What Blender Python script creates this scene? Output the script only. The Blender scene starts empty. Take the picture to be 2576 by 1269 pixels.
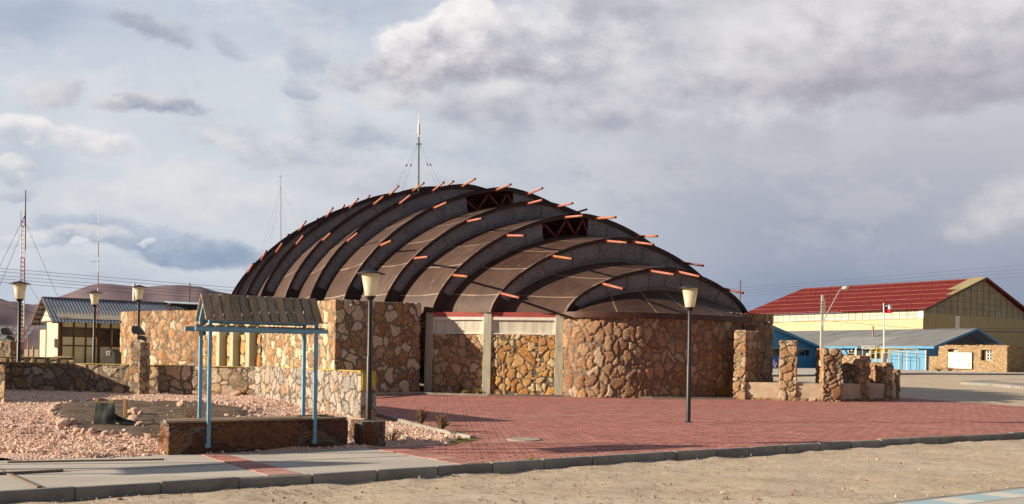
import bpy, bmesh, math, random
import numpy as np
from mathutils import Vector, Matrix
random.seed(7); RNG = np.random.default_rng(11)
S = bpy.context.scene
COL = S.collection
rad = math.radians
# ------------------------------------------------------------------ camera model (measured from the photograph)
F, CX, CY, CAMH, ROLL = 2300.0, 1288.0, 898.0, 1.66, rad(0.9)
def U(px, py):
    dx, dy = px-CX, py-CY
    return CX+dx*math.cos(ROLL)+dy*math.sin(ROLL), CY-dx*math.sin(ROLL)+dy*math.cos(ROLL)
def P(px, py, D):
    x, y = U(px, py)
    return Vector(((x-CX)*D/F, D, CAMH+(CY-y)*D/F))
def ss(a, b, x):
    t = np.clip((np.asarray(x, float)-a)/(b-a), 0, 1); return t*t*(3-2*t)
def gz(X, Y):
    X = np.asarray(X, float); Y = np.asarray(Y, float)
    z = .27*ss(15.5, 26, Y)*ss(3.2, 8, -X) + .40*ss(30, 38, Y)*ss(8, 14, -X) + .35*ss(40, 58, Y)*ss(14, 20, -X)
    z = z + .85*np.clip((Y-45)/50, 0, 1)*ss(-8, 12, X)
    return z
def G(px, py, dz=0.0):
    x, y = U(px, py); D = 8.0
    lo, hi = 5.0, 260.0
    def h(D): return CAMH+(CY-y)*D/F - float(gz((x-CX)*D/F, D)) - dz
    d = lo; prev = h(d)
    while d < hi:
        d2 = d*1.02; c = h(d2)
        if c <= 0:
            a, b = d, d2
            for _ in range(30):
                m = (a+b)/2
                if h(m) > 0: a = m
                else: b = m
            D = (a+b)/2; break
        d = d2
    else: D = hi
    X = (x-CX)*D/F
    return Vector((X, D, float(gz(X, D))+dz))
# ------------------------------------------------------------------ mesh builder
ORG = {}
def setp(o, label=None, cat=None, group=None, kind=None):
    if label: o['label'] = label
    if cat: o['category'] = cat
    if group: o['group'] = group
    if kind: o['kind'] = kind
    return o
def thing(name, loc, label, cat, group=None, rz=0.0, world=True):
    o = bpy.data.objects.new(name, None); COL.objects.link(o)
    o.empty_display_size = .2
    o.location = loc; o.rotation_euler = (0, 0, rz)
    ORG[o.name] = Vector(loc) if world else Vector((0, 0, 0))
    return setp(o, label, cat, group)
class MB:
    def __init__(s): s.v = []; s.f = []; s.uv = {}
    def quad(s, a, b, c, d):
        n = len(s.v); s.v += [tuple(a), tuple(b), tuple(c), tuple(d)]; s.f.append((n, n+1, n+2, n+3))
    def poly(s, pts):
        n = len(s.v); s.v += [tuple(p) for p in pts]; s.f.append(tuple(range(n, n+len(pts))))
    def obox(s, p, a, b, c):
        p, a, b, c = Vector(p), Vector(a), Vector(b), Vector(c); n = len(s.v)
        s.v += [tuple(q) for q in (p, p+a, p+a+b, p+b, p+c, p+a+c, p+a+b+c, p+b+c)]
        s.f += [tuple(n+i for i in q) for q in ((0, 3, 2, 1), (4, 5, 6, 7), (0, 1, 5, 4), (1, 2, 6, 5), (2, 3, 7, 6), (3, 0, 4, 7))]
    def box(s, x0, x1, y0, y1, z0, z1): s.obox((x0, y0, z0), (x1-x0, 0, 0), (0, y1-y0, 0), (0, 0, z1-z0))
    def beam(s, p, q, w, h, up=(0, 0, 1)):
        p, q = Vector(p), Vector(q); d = (q-p).normalized(); up = Vector(up)
        x = d.cross(up)
        if x.length < 1e-3: x = d.cross(Vector((1, 0, 0)))
        x.normalize(); y = x.cross(d).normalized()
        s.obox(p-x*w/2-y*h/2, q-p, x*w, y*h)
    def tube(s, pts, r, n=6, cap=True):
        pts = [Vector(p) for p in pts]; m = len(pts)
        rs = [r]*m if not hasattr(r, '__len__') else r
        b = len(s.v); up = Vector((0, 0, 1)); x = None
        for i, p in enumerate(pts):
            d = (pts[min(i+1, m-1)]-pts[max(i-1, 0)]).normalized()
            if x is None:
                x = d.cross(up)
                if x.length < .05: x = d.cross(Vector((1, 0, 0)))
            x = (x-d*x.dot(d)).normalized(); y = d.cross(x)
            for k in range(n):
                a = 2*math.pi*k/n; s.v.append(tuple(p+(x*math.cos(a)+y*math.sin(a))*rs[i]))
        for i in range(m-1):
            for k in range(n):
                k2 = (k+1) % n
                s.f.append((b+i*n+k, b+i*n+k2, b+(i+1)*n+k2, b+(i+1)*n+k))
        if cap:
            s.f.append(tuple(b+k for k in range(n))[::-1]); s.f.append(tuple(b+(m-1)*n+k for k in range(n)))
    def lathe(s, prof, c=(0, 0, 0), n=20):
        b = len(s.v); c = Vector(c)
        for r, z in prof:
            for k in range(n):
                a = 2*math.pi*k/n; s.v.append((c.x+r*math.cos(a), c.y+r*math.sin(a), c.z+z))
        for i in range(len(prof)-1):
            for k in range(n):
                k2 = (k+1) % n; s.f.append((b+i*n+k, b+i*n+k2, b+(i+1)*n+k2, b+(i+1)*n+k))
    def grid(s, pts):
        n, m = len(pts), len(pts[0]); b = len(s.v)
        for r in pts: s.v += [tuple(p) for p in r]
        for i in range(n-1):
            for j in range(m-1):
                s.f.append((b+i*m+j, b+i*m+j+1, b+(i+1)*m+j+1, b+(i+1)*m+j))
    def corr(s, p, vu, vv, waves, amp, nrm, k=6, nv=1, trim=None):
        p, vu, vv, nrm = Vector(p), Vector(vu), Vector(vv), Vector(nrm)
        n = int(waves*k); rows = []
        for j in range(nv+1):
            rows.append([p+vu*(i/n)+vv*(j/nv)+nrm*(amp*math.sin(2*math.pi*waves*i/n)) for i in range(n+1)])
        s.grid(rows)
    def prism(s, poly, d):
        d = Vector(d); n = len(s.v); m = len(poly)
        s.v += [tuple(Vector(p)) for p in poly]+[tuple(Vector(p)+d) for p in poly]
        s.f.append(tuple(n+i for i in range(m))[::-1]); s.f.append(tuple(n+m+i for i in range(m)))
        for i in range(m):
            j = (i+1) % m; s.f.append((n+i, n+j, n+m+j, n+m+i))
    def build(s, name, mat, parent=None, smooth=False, bevel=0, local=False, fix=True):
        me = bpy.data.meshes.new(name)
        o = bpy.data.objects.new(name, me); COL.objects.link(o)
        org = Vector((0, 0, 0))
        if parent is not None and not local: org = ORG.get(parent.name, org)
        me.from_pydata([tuple(Vector(v)-org) for v in s.v], [], s.f); me.update()
        if fix or bevel:
            bm = bmesh.new(); bm.from_mesh(me)
            bmesh.ops.remove_doubles(bm, verts=bm.verts, dist=1e-5) if smooth else None
            if fix: bmesh.ops.recalc_face_normals(bm, faces=bm.faces)
            if bevel: bmesh.ops.bevel(bm, geom=list(bm.edges), offset=bevel, segments=1, affect='EDGES', clamp_overlap=True)
            bm.to_mesh(me); bm.free()
        me.materials.append(mat)
        if smooth: me.polygons.foreach_set('use_smooth', [True]*len(me.polygons))
        if parent is not None: o.parent = parent
        ORG[o.name] = org
        return o
def dup_tree(o, parent=None):
    c = o.copy(); COL.objects.link(c); c.parent = parent
    for ch in list(o.children): dup_tree(ch, c)
    return c
# ------------------------------------------------------------------ node helpers
class NT:
    def __init__(s, nt): s.nt = nt
    def n(s, t, ins=None, **props):
        nd = s.nt.nodes.new('ShaderNode'+t)
        for k, v in props.items(): setattr(nd, k, v)
        for k, v in (ins or {}).items():
            sk = nd.inputs[k]
            if isinstance(v, bpy.types.NodeSocket): s.nt.links.new(v, sk)
            elif isinstance(v, bpy.types.Node): s.nt.links.new(v.outputs[0], sk)
            else: sk.default_value = v
        return nd
    def math(s, op, a, b=0.0, c=None, clamp=False):
        d = {0: a, 1: b}
        if c is not None: d[2] = c
        return s.n('Math', d, operation=op, use_clamp=clamp).outputs[0]
    def mr(s, v, a, b, lo=0.0, hi=1.0, smooth=True):
        return s.n('MapRange', {0: v, 1: a, 2: b, 3: lo, 4: hi}, interpolation_type='SMOOTHSTEP' if smooth else 'LINEAR').outputs[0]
    def mix(s, fac, a, b, blend='MIX'):
        nd = s.n('Mix', {}, data_type='RGBA', blend_type=blend)
        for i, v in ((0, fac), (6, a), (7, b)):
            if isinstance(v, bpy.types.NodeSocket): s.nt.links.new(v, nd.inputs[i])
            else: nd.inputs[i].default_value = v if not isinstance(v, tuple) or len(v) == 4 else (*v, 1)
        return nd.outputs[2]
    def ramp(s, fac, stops, interp='LINEAR'):
        nd = s.n('ValToRGB', {0: fac}); cr = nd.color_ramp; cr.interpolation = interp
        while len(cr.elements) < len(stops): cr.elements.new(.5)
        for e, (p, c) in zip(cr.elements, stops): e.position = p; e.color = (*c, 1) if len(c) == 3 else c
        return nd.outputs[0]
    def noise(s, vec, scale, detail=4, rough=.55, dist=0.0, out=0):
        return s.n('TexNoise', {'Vector': vec, 'Scale': scale, 'Detail': detail, 'Roughness': rough, 'Distortion': dist}).outputs[out]
    def mapv(s, vec, scale=(1, 1, 1), loc=(0, 0, 0), rot=(0, 0, 0)):
        return s.n('Mapping', {'Vector': vec, 'Location': loc, 'Rotation': rot, 'Scale': scale}).outputs[0]
def newmat(name):
    m = bpy.data.materials.new(name); m.use_nodes = True; nt = m.node_tree
    nt.nodes.clear(); t = NT(nt)
    out = t.n('OutputMaterial'); b = t.n('BsdfPrincipled'); nt.links.new(b.outputs[0], out.inputs[0])
    t.b = b; t.out = out; t.m = m
    t.obj = t.n('TexCoord').outputs['Object']
    return t
def setb(t, color=None, rough=None, normal=None, **kw):
    def put(k, v):
        sk = t.b.inputs[k]
        if isinstance(v, bpy.types.NodeSocket): t.nt.links.new(v, sk)
        else: sk.default_value = (*v, 1) if isinstance(v, tuple) and len(v) == 3 else v
    if color is not None: put('Base Color', color)
    if rough is not None: put('Roughness', rough)
    if normal is not None: put('Normal', normal)
    for k, v in kw.items(): put(k.replace('_', ' '), v)
    return t.m
def plain(name, c, rough=.6, var=.18, scale=3.0, metal=0.0, bump=.15, bscale=40, spec=.4, stain=None, samt=.4, sscale=2.0, stretch=(1, 1, 1), isl=0.0):
    t = newmat(name); v = t.mapv(t.obj, stretch)
    n1 = t.noise(v, scale, 5, .6)
    f = t.mr(n1, .3, .7)
    col = t.mix(f, tuple(x*(1-var) for x in c), tuple(min(1, x*(1+var)) for x in c))
    fine = t.noise(t.obj, bscale, 3, .6)
    col = t.mix(t.mr(fine, .3, .7, 0, .22), col, tuple(x*.6 for x in c))
    if stain:
        sn = t.noise(t.mapv(t.obj, stretch, (3, 7, 1)), sscale, 6, .65)
        col = t.mix(t.mr(sn, .55, .68, 0, samt), col, stain)
    if isl:
        rn = t.n('NewGeometry').outputs['Random Per Island']
        col = t.n('HueSaturation', {'Value': t.mr(rn, 0, 1, 1-isl, 1+isl, False), 'Saturation': t.mr(t.math('FRACT', t.math('MULTIPLY', rn, 7.3)), 0, 1, .8, 1.12, False), 'Color': col}).outputs[0]
    bp = t.n('Bump', {'Strength': bump, 'Distance': .02, 'Height': fine})
    return setb(t, col, rough, bp.outputs[0], Metallic=metal, Specular_IOR_Level=spec)
# ------------------------------------------------------------------ stone masonry
def hsh(i, j, k, s):
    n = (i*374761393 + j*668265263 + k*2147483647 + s*974711) & 0xffffffff
    n = ((n ^ (n >> 13))*1274126177) & 0xffffffff
    n = ((n ^ (n >> 16))*2246822519) & 0xffffffff
    return ((n ^ (n >> 15)) & 0xffffff)/float(0xffffff)
def vnoise(Q, s):
    i = np.floor(Q).astype(np.int64); f = Q-i; f = f*f*(3-2*f); r = 0
    for dx in (0, 1):
        for dy in (0, 1):
            for dz in (0, 1):
                w = (f[:, 0] if dx else 1-f[:, 0])*(f[:, 1] if dy else 1-f[:, 1])*(f[:, 2] if dz else 1-f[:, 2])
                r = r+w*hsh(i[:, 0]+dx, i[:, 1]+dy, i[:, 2]+dz, s)
    return r
def voro(Pn, cell, seed, jit=.9):
    Q = Pn/np.array(cell)
    w = np.stack([vnoise(Q*1.9, seed+s) for s in (1, 2, 3)], 1)-.5
    w2 = np.stack([vnoise(Q*5.3, seed+s) for s in (31, 32, 33)], 1)-.5
    Q = Q+w*.52+w2*.16
    i = np.floor(Q).astype(np.int64)
    F1 = np.full(len(Q), 9.); F2 = np.full(len(Q), 9.); idv = np.zeros(len(Q))
    for dx in (-1, 0, 1):
        for dy in (-1, 0, 1):
            for dz in (-1, 0, 1):
                c = i+np.array([dx, dy, dz])
                o = np.stack([hsh(c[:, 0], c[:, 1], c[:, 2], seed+k) for k in (11, 12, 13)], 1)
                d = np.sqrt((((c+.5+(o-.5)*jit)-Q)**2).sum(1))
                n = d < F1
                F2 = np.where(n, F1, np.minimum(F2, d)); F1 = np.where(n, d, F1)
                idv = np.where(n, hsh(c[:, 0], c[:, 1], c[:, 2], seed+14), idv)
    return F2-F1, idv
def stonify(o, cell, amp, seed, mort=(.05, .13), world_off=None):
    me = o.data; n = len(me.vertices)
    co = np.empty(n*3, np.float32); me.vertices.foreach_get('co', co); co = co.reshape(-1, 3).astype(float)
    no = np.empty(n*3, np.float32); me.vertices.foreach_get('normal', no); no = no.reshape(-1, 3)
    e, idv = voro(co+np.array([50., 50., 50.]), cell, seed)
    h = np.clip((e-mort[0]*.6)/.16, 0, 1)**.6
    rough = vnoise(co*14+80, seed+5)*.5+vnoise(co*30+90, seed+6)*.35+vnoise(co*6+20, seed+8)*.5-.65
    d = amp*(h*(.65+.5*idv)-.6)+(.012+.22*amp)*rough*h
    co2 = co+no*d[:, None]
    me.vertices.foreach_set('co', co2.astype(np.float32).ravel())
    a = me.attributes.new('rnd', 'FLOAT', 'POINT'); a.data.foreach_set('value', idv.astype(np.float32))
    a = me.attributes.new('mortar', 'FLOAT', 'POINT')
    a.data.foreach_set('value', (1-np.clip((e-mort[0])/(mort[1]-mort[0]), 0, 1)).astype(np.float32))
    me.polygons.foreach_set('use_smooth', [True]*len(me.polygons)); me.update()
    return o
def resamp(pts, step):
    pts = [Vector(p) for p in pts]; out = []
    for a, b in zip(pts[:-1], pts[1:]):
        n = max(1, int(round((b-a).length/step)))
        out += [a.lerp(b, i/n) for i in range(n)]
    return out+[pts[-1]]
def offset_path(pts, t):
    out = []
    for i, p in enumerate(pts):
        d0 = (pts[i]-pts[i-1]).normalized() if i else None
        d1 = (pts[i+1]-pts[i]).normalized() if i < len(pts)-1 else None
        d0 = d0 or d1; d1 = d1 or d0
        n0 = Vector((-d0.y, d0.x)); n1 = Vector((-d1.y, d1.x)); n = (n0+n1).normalized()
        out.append(p+n*t/max(.35, n.dot(n0)))
    return out
def stone_wall(name, path, thick, z0, z1, mat, parent, cell, amp, seed, step=.05, ends=True, cap=True, top=None, mort=(.05, .13)):
    """wall whose FRONT follows path (2D points, left to right as seen from the front); thickness goes to the left of travel"""
    pv = [Vector((p[0], p[1])) for p in path]
    bk = offset_path(pv, thick)
    fr, bb = [], []
    for i in range(len(pv)-1):
        n = max(1, int(round((pv[i+1]-pv[i]).length/step)))
        for k in range(n):
            fr.append(pv[i].lerp(pv[i+1], k/n)); bb.append(bk[i].lerp(bk[i+1], k/n))
    fr.append(pv[-1]); bb.append(bk[-1])
    N = len(fr); nt = max(1, int(round(thick/step)))
    z0f = z0 if callable(z0) else (lambda p: z0)
    z1f = z1 if callable(z1) else (lambda p: z1)
    nz = max(2, int(round((z1f(fr[0])-z0f(fr[0]))/step)))
    m = MB()
    def col(i): return fr[i], bb[i], z0f(fr[i]), z1f(fr[i])
    front = [[(f.x, f.y, a+(b-a)*j/nz) for (f, g, a, b) in map(col, range(N))] for j in range(nz+1)]
    m.grid(front)
    if cap:
        m.grid([[(f.lerp(g, k/nt).x, f.lerp(g, k/nt).y, b) for (f, g, a, b) in map(col, range(N))] for k in range(nt+1)])
    m.grid([[(g.x, g.y, b+(a-b)*j/nz) for (f, g, a, b) in map(col, range(N))] for j in range(nz+1)])
    if ends:
        for i, rev in ((0, True), (N-1, False)):
            f, g, a, b = col(i)
            gr = [[(f.lerp(g, k/nt).x, f.lerp(g, k/nt).y, a+(b-a)*j/nz) for k in range(nt+1)] for j in range(nz+1)]
            if rev: gr = [r[::-1] for r in gr]
            m.grid(gr)
    o = build_stone(m, name, mat, parent)
    return stonify(o, cell, amp, seed, mort)
def build_stone(m, name, mat, parent):
    me = bpy.data.meshes.new(name); o = bpy.data.objects.new(name, me); COL.objects.link(o)
    org = ORG.get(parent.name, Vector((0, 0, 0))) if parent is not None else Vector((0, 0, 0))
    me.from_pydata([tuple(Vector(v)-org) for v in m.v], [], m.f)
    bm = bmesh.new(); bm.from_mesh(me)
    bmesh.ops.remove_doubles(bm, verts=bm.verts, dist=.004)
    bmesh.ops.recalc_face_normals(bm, faces=bm.faces)
    bm.to_mesh(me); bm.free(); me.update()
    me.materials.append(mat)
    if parent is not None: o.parent = parent
    ORG[o.name] = org
    return o
def stone_block(name, p, a, b, h, mat, parent, cell, amp, seed, step=.04, mort=(.05, .13)):
    """upright block: corner p (2D + z), horizontal edge vectors a, b, height h"""
    p, a, b = Vector(p), Vector(a), Vector(b); c = Vector((0, 0, h)); m = MB()
    def g(o, u, v):
        nu = max(1, int(round(u.length/step))); nv = max(1, int(round(v.length/step)))
        m.grid([[o+u*(i/nu)+v*(j/nv) for i in range(nu+1)] for j in range(nv+1)])
    g(p, a, c); g(p, b, c); g(p+a, b, c); g(p+b, a, c); g(p+c, a, b); g(p, a, b)
    o = build_stone(m, name, mat, parent)
    return stonify(o, cell, amp, seed, mort)
def stone_mat(name, pal, mortar, patch=None, pamt=.5, pscale=4.5, tops=None):
    t = newmat(name)
    r = t.n('Attribute', attribute_name='rnd').outputs['Fac']; mo = t.n('Attribute', attribute_name='mortar').outputs['Fac']
    n = len(pal)
    col = t.ramp(r, [(i/n, c) for i, c in enumerate(pal)], 'CONSTANT')
    v2 = t.n('VectorMath', {0: t.obj, 1: t.n('CombineXYZ', {0: t.math('MULTIPLY', r, 37.0), 1: t.math('MULTIPLY', r, 91.0), 2: r}).outputs[0]}, operation='ADD').outputs[0]
    n1 = t.noise(v2, pscale, 6, .65); n2 = t.noise(v2, 22, 4, .6); n3 = t.noise(v2, 70, 3, .6)
    if patch: col = t.mix(t.mr(n1, .52, .66, 0, pamt), col, patch)
    hs = t.n('HueSaturation', {'Hue': .5, 'Saturation': 1.0, 'Value': t.mr(n2, .25, .75, .55, 1.5, False), 'Fac': 1.0, 'Color': col}).outputs[0]
    vo = t.n('TexVoronoi', {'Vector': v2, 'Scale': 17.0, 'Randomness': 1.0}).outputs['Distance']
    pit = t.math('MULTIPLY', t.mr(vo, .18, .34, 1, 0), t.mr(n2, .45, .6))
    hs = t.mix(t.math('MULTIPLY', pit, .85), hs, tuple(.28*x for x in pal[0]))
    mc = t.mix(t.mr(n2, .3, .7), tuple(.75*x for x in mortar), tuple(1.15*x for x in mortar))
    f = t.mr(t.math('ADD', mo, t.math('MULTIPLY', t.math('SUBTRACT', n3, .5), .7)), .35, .65)
    colr = t.mix(f, hs, mc)
    h = t.math('SUBTRACT', t.math('ADD', t.math('MULTIPLY', n2, .8), t.math('MULTIPLY', n3, .35)), t.math('MULTIPLY', pit, .5))
    bp = t.n('Bump', {'Strength': 1.0, 'Distance': .075, 'Height': h})
    return setb(t, colr, .92, bp.outputs[0], Specular_IOR_Level=.15)
# ------------------------------------------------------------------ materials
M = {}
M['wall_stone'] = stone_mat('volcanic_stone', [(0.338, 0.172, 0.087), (0.458, 0.259, 0.133), (0.549, 0.373, 0.222), (0.38, 0.207, 0.108), (0.579, 0.308, 0.134), (0.489, 0.301, 0.164), (0.714, 0.609, 0.437), (0.314, 0.158, 0.083), (0.569, 0.361, 0.204), (0.421, 0.244, 0.133), (0.652, 0.443, 0.239)], (.31, .27, .215), (.70, .60, .52), .65)
M['drum_stone'] = stone_mat('brown_volcanic_stone', [(0.337, 0.186, 0.099), (0.422, 0.248, 0.138), (0.485, 0.316, 0.189), (0.365, 0.202, 0.108), (0.486, 0.274, 0.136), (0.41, 0.241, 0.141), (0.569, 0.432, 0.286), (0.311, 0.171, 0.097), (0.467, 0.286, 0.164)], (.35, .285, .22), (.60, .47, .37), .55)
M['white_stone'] = stone_mat('pale_stone', [(0.392, 0.215, 0.102), (0.663, 0.565, 0.397), (0.461, 0.264, 0.134), (0.447, 0.285, 0.158), (0.713, 0.613, 0.427), (0.357, 0.186, 0.086), (0.522, 0.367, 0.217), (0.405, 0.227, 0.112), (0.685, 0.578, 0.392)], (.31, .27, .215), (.68, .59, .50), .65)
M['field_stone'] = stone_mat('grey_field_stone', [(0.31, 0.228, 0.162), (0.464, 0.364, 0.258), (0.557, 0.41, 0.254), (0.264, 0.213, 0.166), (0.652, 0.531, 0.39), (0.385, 0.236, 0.122), (0.497, 0.41, 0.321), (0.341, 0.258, 0.196), (0.618, 0.442, 0.283)], (.27, .235, .19), (.58, .49, .39), .45)
M['flag_stone'] = stone_mat('pale_flag_stone', [(.46, .40, .34), (.52, .45, .38), (.40, .36, .32), (.50, .38, .28), (.36, .34, .32), (.55, .47, .39), (.42, .27, .17), (.48, .42, .37)], (.24, .21, .17), (.55, .48, .4), .25)
M['seat_stone'] = stone_mat('bench_slab_stone', [(0.191, 0.092, 0.054), (0.231, 0.113, 0.061), (0.151, 0.08, 0.052), (0.262, 0.139, 0.078)], (.28, .255, .22), (.10, .05, .032), .6, 6)
M['ring_stone'] = stone_mat('tan_rough_stone', [(0.409, 0.237, 0.13), (0.503, 0.326, 0.19), (0.553, 0.404, 0.267), (0.373, 0.204, 0.1), (0.478, 0.293, 0.152), (0.577, 0.447, 0.315), (0.432, 0.259, 0.149)], (.36, .28, .19), (.55, .43, .32), .5)
M['rubble'] = stone_mat('rubble_masonry', [(.40, .27, .14), (.46, .33, .19), (.36, .24, .13), (.5, .38, .24), (.32, .21, .12), (.44, .31, .18)], (.36, .27, .165), (.52, .4, .26), .4, 3)
M['concrete'] = plain('concrete', (.30, .285, .25), .9, .14, 1.6, bump=.25, stain=(.17, .155, .13), samt=.45, sscale=1.3)
M['pave_concrete'] = plain('pavement_concrete', (.48, .445, .395), .9, .10, .9, bump=.25, bscale=60, stain=(.30, .265, .22), samt=.5, sscale=.7, stretch=(.5, 1.4, 1))
M['kerb_concrete'] = plain('kerb_concrete', (.27, .255, .225), .9, .2, 2.2, bump=.5, bscale=45, stain=(.14, .12, .1), samt=.6, sscale=1.7, isl=.18)
M['pale_plaster'] = plain('cement_plaster', (.50, .40, .285), .92, .16, 2.5, bump=.3, stain=(.25, .18, .12), samt=.7, sscale=1.4)
M['column'] = plain('column_concrete', (.38, .37, .29), .85, .15, 2.0, bump=.2, stain=(.17, .18, .13), samt=.6, sscale=1.2, stretch=(3, 3, .7))
M['green_column'] = plain('painted_column', (.42, .41, .29), .8, .1, 2.0, stain=(.3, .26, .17), samt=.4, stretch=(3, 3, .5))
M['black_paint'] = plain('black_paint', (.018, .02, .021), .45, .2, 6, bump=.1, spec=.5)
M['dark_plastic'] = plain('dark_plastic', (.04, .046, .052), .5, .2, 8, spec=.5)
M['blue_paint'] = plain('blue_paint', (.19, .40, .56), .5, .12, 3, bump=.15, stain=(.10, .085, .06), samt=.35, sscale=5)
M['wood'] = plain('weathered_wood', (.24, .165, .10), .85, .3, 2.2, bump=.5, bscale=30, stain=(.10, .06, .035), samt=.6, sscale=3, stretch=(1.5, 9, 9), isl=.25)
M['slat_wood'] = plain('roof_slat_wood', (.32, .245, .165), .85, .3, 2.0, bump=.5, bscale=30, stain=(.085, .055, .03), samt=.6, sscale=3, stretch=(9, 1.6, 1.6), isl=.3)
M['stake_wood'] = plain('fresh_pine', (.42, .25, .09), .75, .25, 3, bump=.3, stretch=(9, 9, 1), stain=(.22, .12, .045), samt=.5)
M['rib_steel'] = plain('rib_steel', (.040, .022, .019), .6, .3, 4, bump=.1, spec=.4)
M['truss'] = plain('maroon_truss', (.20, .035, .05), .5, .2, 4, spec=.4)
M['pipe_salmon'] = plain('salmon_pipe', (.43, .15, .105), .5, .15, 5, bump=.1, stain=(.55, .20, .03), samt=.6, sscale=6)
M['pipe_orange'] = plain('orange_pipe', (.45, .16, .06), .5, .15, 5, bump=.1, stain=(.35, .09, .02), samt=.5, sscale=6)
M['pipe_maroon'] = plain('maroon_pipe', (.24, .06, .05), .5, .15, 5, bump=.1, stain=(.12, .03, .03), samt=.5, sscale=6)
M['pipe_end_shade'] = plain('painted_hollow_shade', (.004, .004, .004), .9)  # near black colour standing for the shade inside the pipes
M['white_metal'] = plain('white_metal', (.74, .72, .68), .45, .08, 3, spec=.5)
M['grey_metal'] = plain('grey_metal', (.33, .33, .33), .45, .15, 4, metal=.3, spec=.5)
M['mast_metal'] = plain('dull_mast_metal', (.11, .115, .10), .55, .2, 4, spec=.4)
M['red_metal'] = plain('red_metal', (.34, .055, .035), .55, .15, 4)
M['wire'] = plain('dark_wire', (.05, .05, .055), .6)
M['red_lintel'] = plain('red_lintel', (.36, .075, .06), .6, .12, 2)
M['brown_fascia'] = plain('brown_fascia', (.075, .032, .022), .55, .3, 3, bump=.15, spec=.4)
M['brown_wood'] = plain('brown_timber', (.11, .05, .026), .7, .2, 3)
M['cream'] = plain('cream_panel', (.66, .65, .40), .75, .1, 2.5, stain=(.36, .36, .22), samt=.3)
M['hut_cream'] = plain('hut_cream_board', (.54, .475, .37), .8, .1, 2, stain=(.40, .28, .16), samt=.5, sscale=1.1, stretch=(3, 3, .6))
M['hut_white'] = plain('hut_gable_white', (.60, .56, .46), .75, .06, 2, stain=(.55, .42, .25), samt=.35, sscale=1.2, stretch=(2, 2, .4))
M['blue_wall'] = plain('sky_blue_board', (.105, .315, .53), .7, .06, 1.5, bump=.1, stain=(.075, .28, .47), samt=.4, sscale=1.1, stretch=(2, 2, .5))
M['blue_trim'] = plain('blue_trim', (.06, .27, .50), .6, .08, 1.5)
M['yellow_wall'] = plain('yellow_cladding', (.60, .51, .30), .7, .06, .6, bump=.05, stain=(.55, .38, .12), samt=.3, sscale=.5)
M['gable_panel'] = plain('translucent_gable_sheet', (.30, .26, .17), .7, .16, .5, bump=.05, stain=(.38, .36, .32), samt=.5, sscale=.35)
M['hall_glazing'] = plain('clerestory_sheet', (.54, .51, .41), .5, .12, .4, bump=.05, stain=(.42, .38, .30), samt=.55, sscale=.5, stretch=(1, 1, .3))
M['hall_red'] = plain('red_roof_paint', (.20, .014, .013), .65, .16, .35, bump=.05, stain=(.27, .04, .035), samt=.3, sscale=.6)
M['pale_roof'] = plain('pale_roof_sheet', (.58, .50, .27), .6, .1, .6)
M['purlin'] = plain('purlin_line', (.46, .20, .09), .6, .2, 1)
M['grey_roof'] = plain('grey_zinc_roof', (.27, .28, .275), .55, .14, .35, metal=.1, bump=.05, stain=(.15, .14, .115), samt=.65, sscale=.45, stretch=(.6, 2.2, 2.2))
M['light_roof'] = plain('pale_zinc_roof', (.38, .39, .37), .55, .1, .5, metal=.1, bump=.05, stain=(.2, .18, .13), samt=.6, sscale=.7)
M['zinc'] = plain('blue_zinc_roof', (.24, .275, .32), .45, .2, .8, metal=.1, bump=.08, stain=(.12, .07, .05), samt=.55, sscale=1.5)
M['yellow_paint'] = plain('yellow_paint', (.50, .38, .04), .7, .2, 6, stain=(.25, .2, .1), samt=.5, sscale=6)
M['rail_yellow'] = plain('yellow_rail', (.60, .38, .03), .5)
M['panel_white'] = plain('board_white', (.62, .61, .58), .5, .02, 2, bump=.02)
M['paper_blue'] = plain('print_blue', (.22, .44, .53), .6, .1, 6, bump=.02)
M['paper_pink'] = plain('print_pink', (.54, .40, .35), .6, .1, 6, bump=.02)
M['paper_red'] = plain('print_red', (.62, .16, .08), .6, .1, 6, bump=.02)
M['paper_dark'] = plain('print_dark', (.12, .10, .09), .6, .1, 6, bump=.02)
M['sign_grey'] = plain('sign_grey', (.36, .37, .36), .6, .06, 3)
M['lettering'] = plain('black_lettering', (.025, .025, .03), .6)
M['board_grey'] = plain('slate_board', (.10, .095, .09), .8, .2, 3)
M['solar_back'] = plain('solar_frame_back', (.045, .043, .043), .6, .2, 1)
M['tarp'] = plain('black_tarpaulin', (.012, .018, .02), .62, .3, 4, bump=.35, bscale=9, spec=.12)
M['flag_red'] = plain('flag_red', (.55, .012, .03), .8, .08, 6)
M['flag_white'] = plain('flag_white', (.78, .76, .74), .8, .05, 6)
M['flag_blue'] = plain('flag_blue', (.02, .04, .20), .8, .1, 6)
M['drum_blue'] = plain('drum_blue', (.02, .035, .17), .5)
M['manhole'] = plain('manhole_concrete', (.36, .33, .275), .9, .1, 5, bump=.4)
M['pink_paver'] = plain('pink_paver', (.42, .20, .165), .9, .14, 5, bump=.4, bscale=70, stain=(.28, .13, .11), samt=.5, sscale=4, isl=.15)
M['soil'] = plain('dark_soil', (.115, .078, .05), .95, .35, 1.6, bump=1.0, bscale=24, stain=(.26, .185, .125), samt=.75, sscale=9)
M['rock_pink'] = plain('pale_pink_rock', (.60, .42, .33), .92, .2, 6, bump=.7, bscale=22, stain=(.70, .52, .42), samt=.6, sscale=7)
M['rock_cream'] = plain('cream_rock', (.64, .46, .35), .92, .2, 6, bump=.7, bscale=22, stain=(.50, .30, .22), samt=.5, sscale=7)
M['rock_grey'] = plain('grey_rock', (.30, .24, .20), .92, .25, 6, bump=.7, bscale=22)
M['dry_twig'] = plain('dry_twig', (.22, .15, .085), .9, .3, 12)
M['dry_stem'] = plain('brown_seed_stem', (.20, .125, .06), .9, .3, 12)
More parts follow.
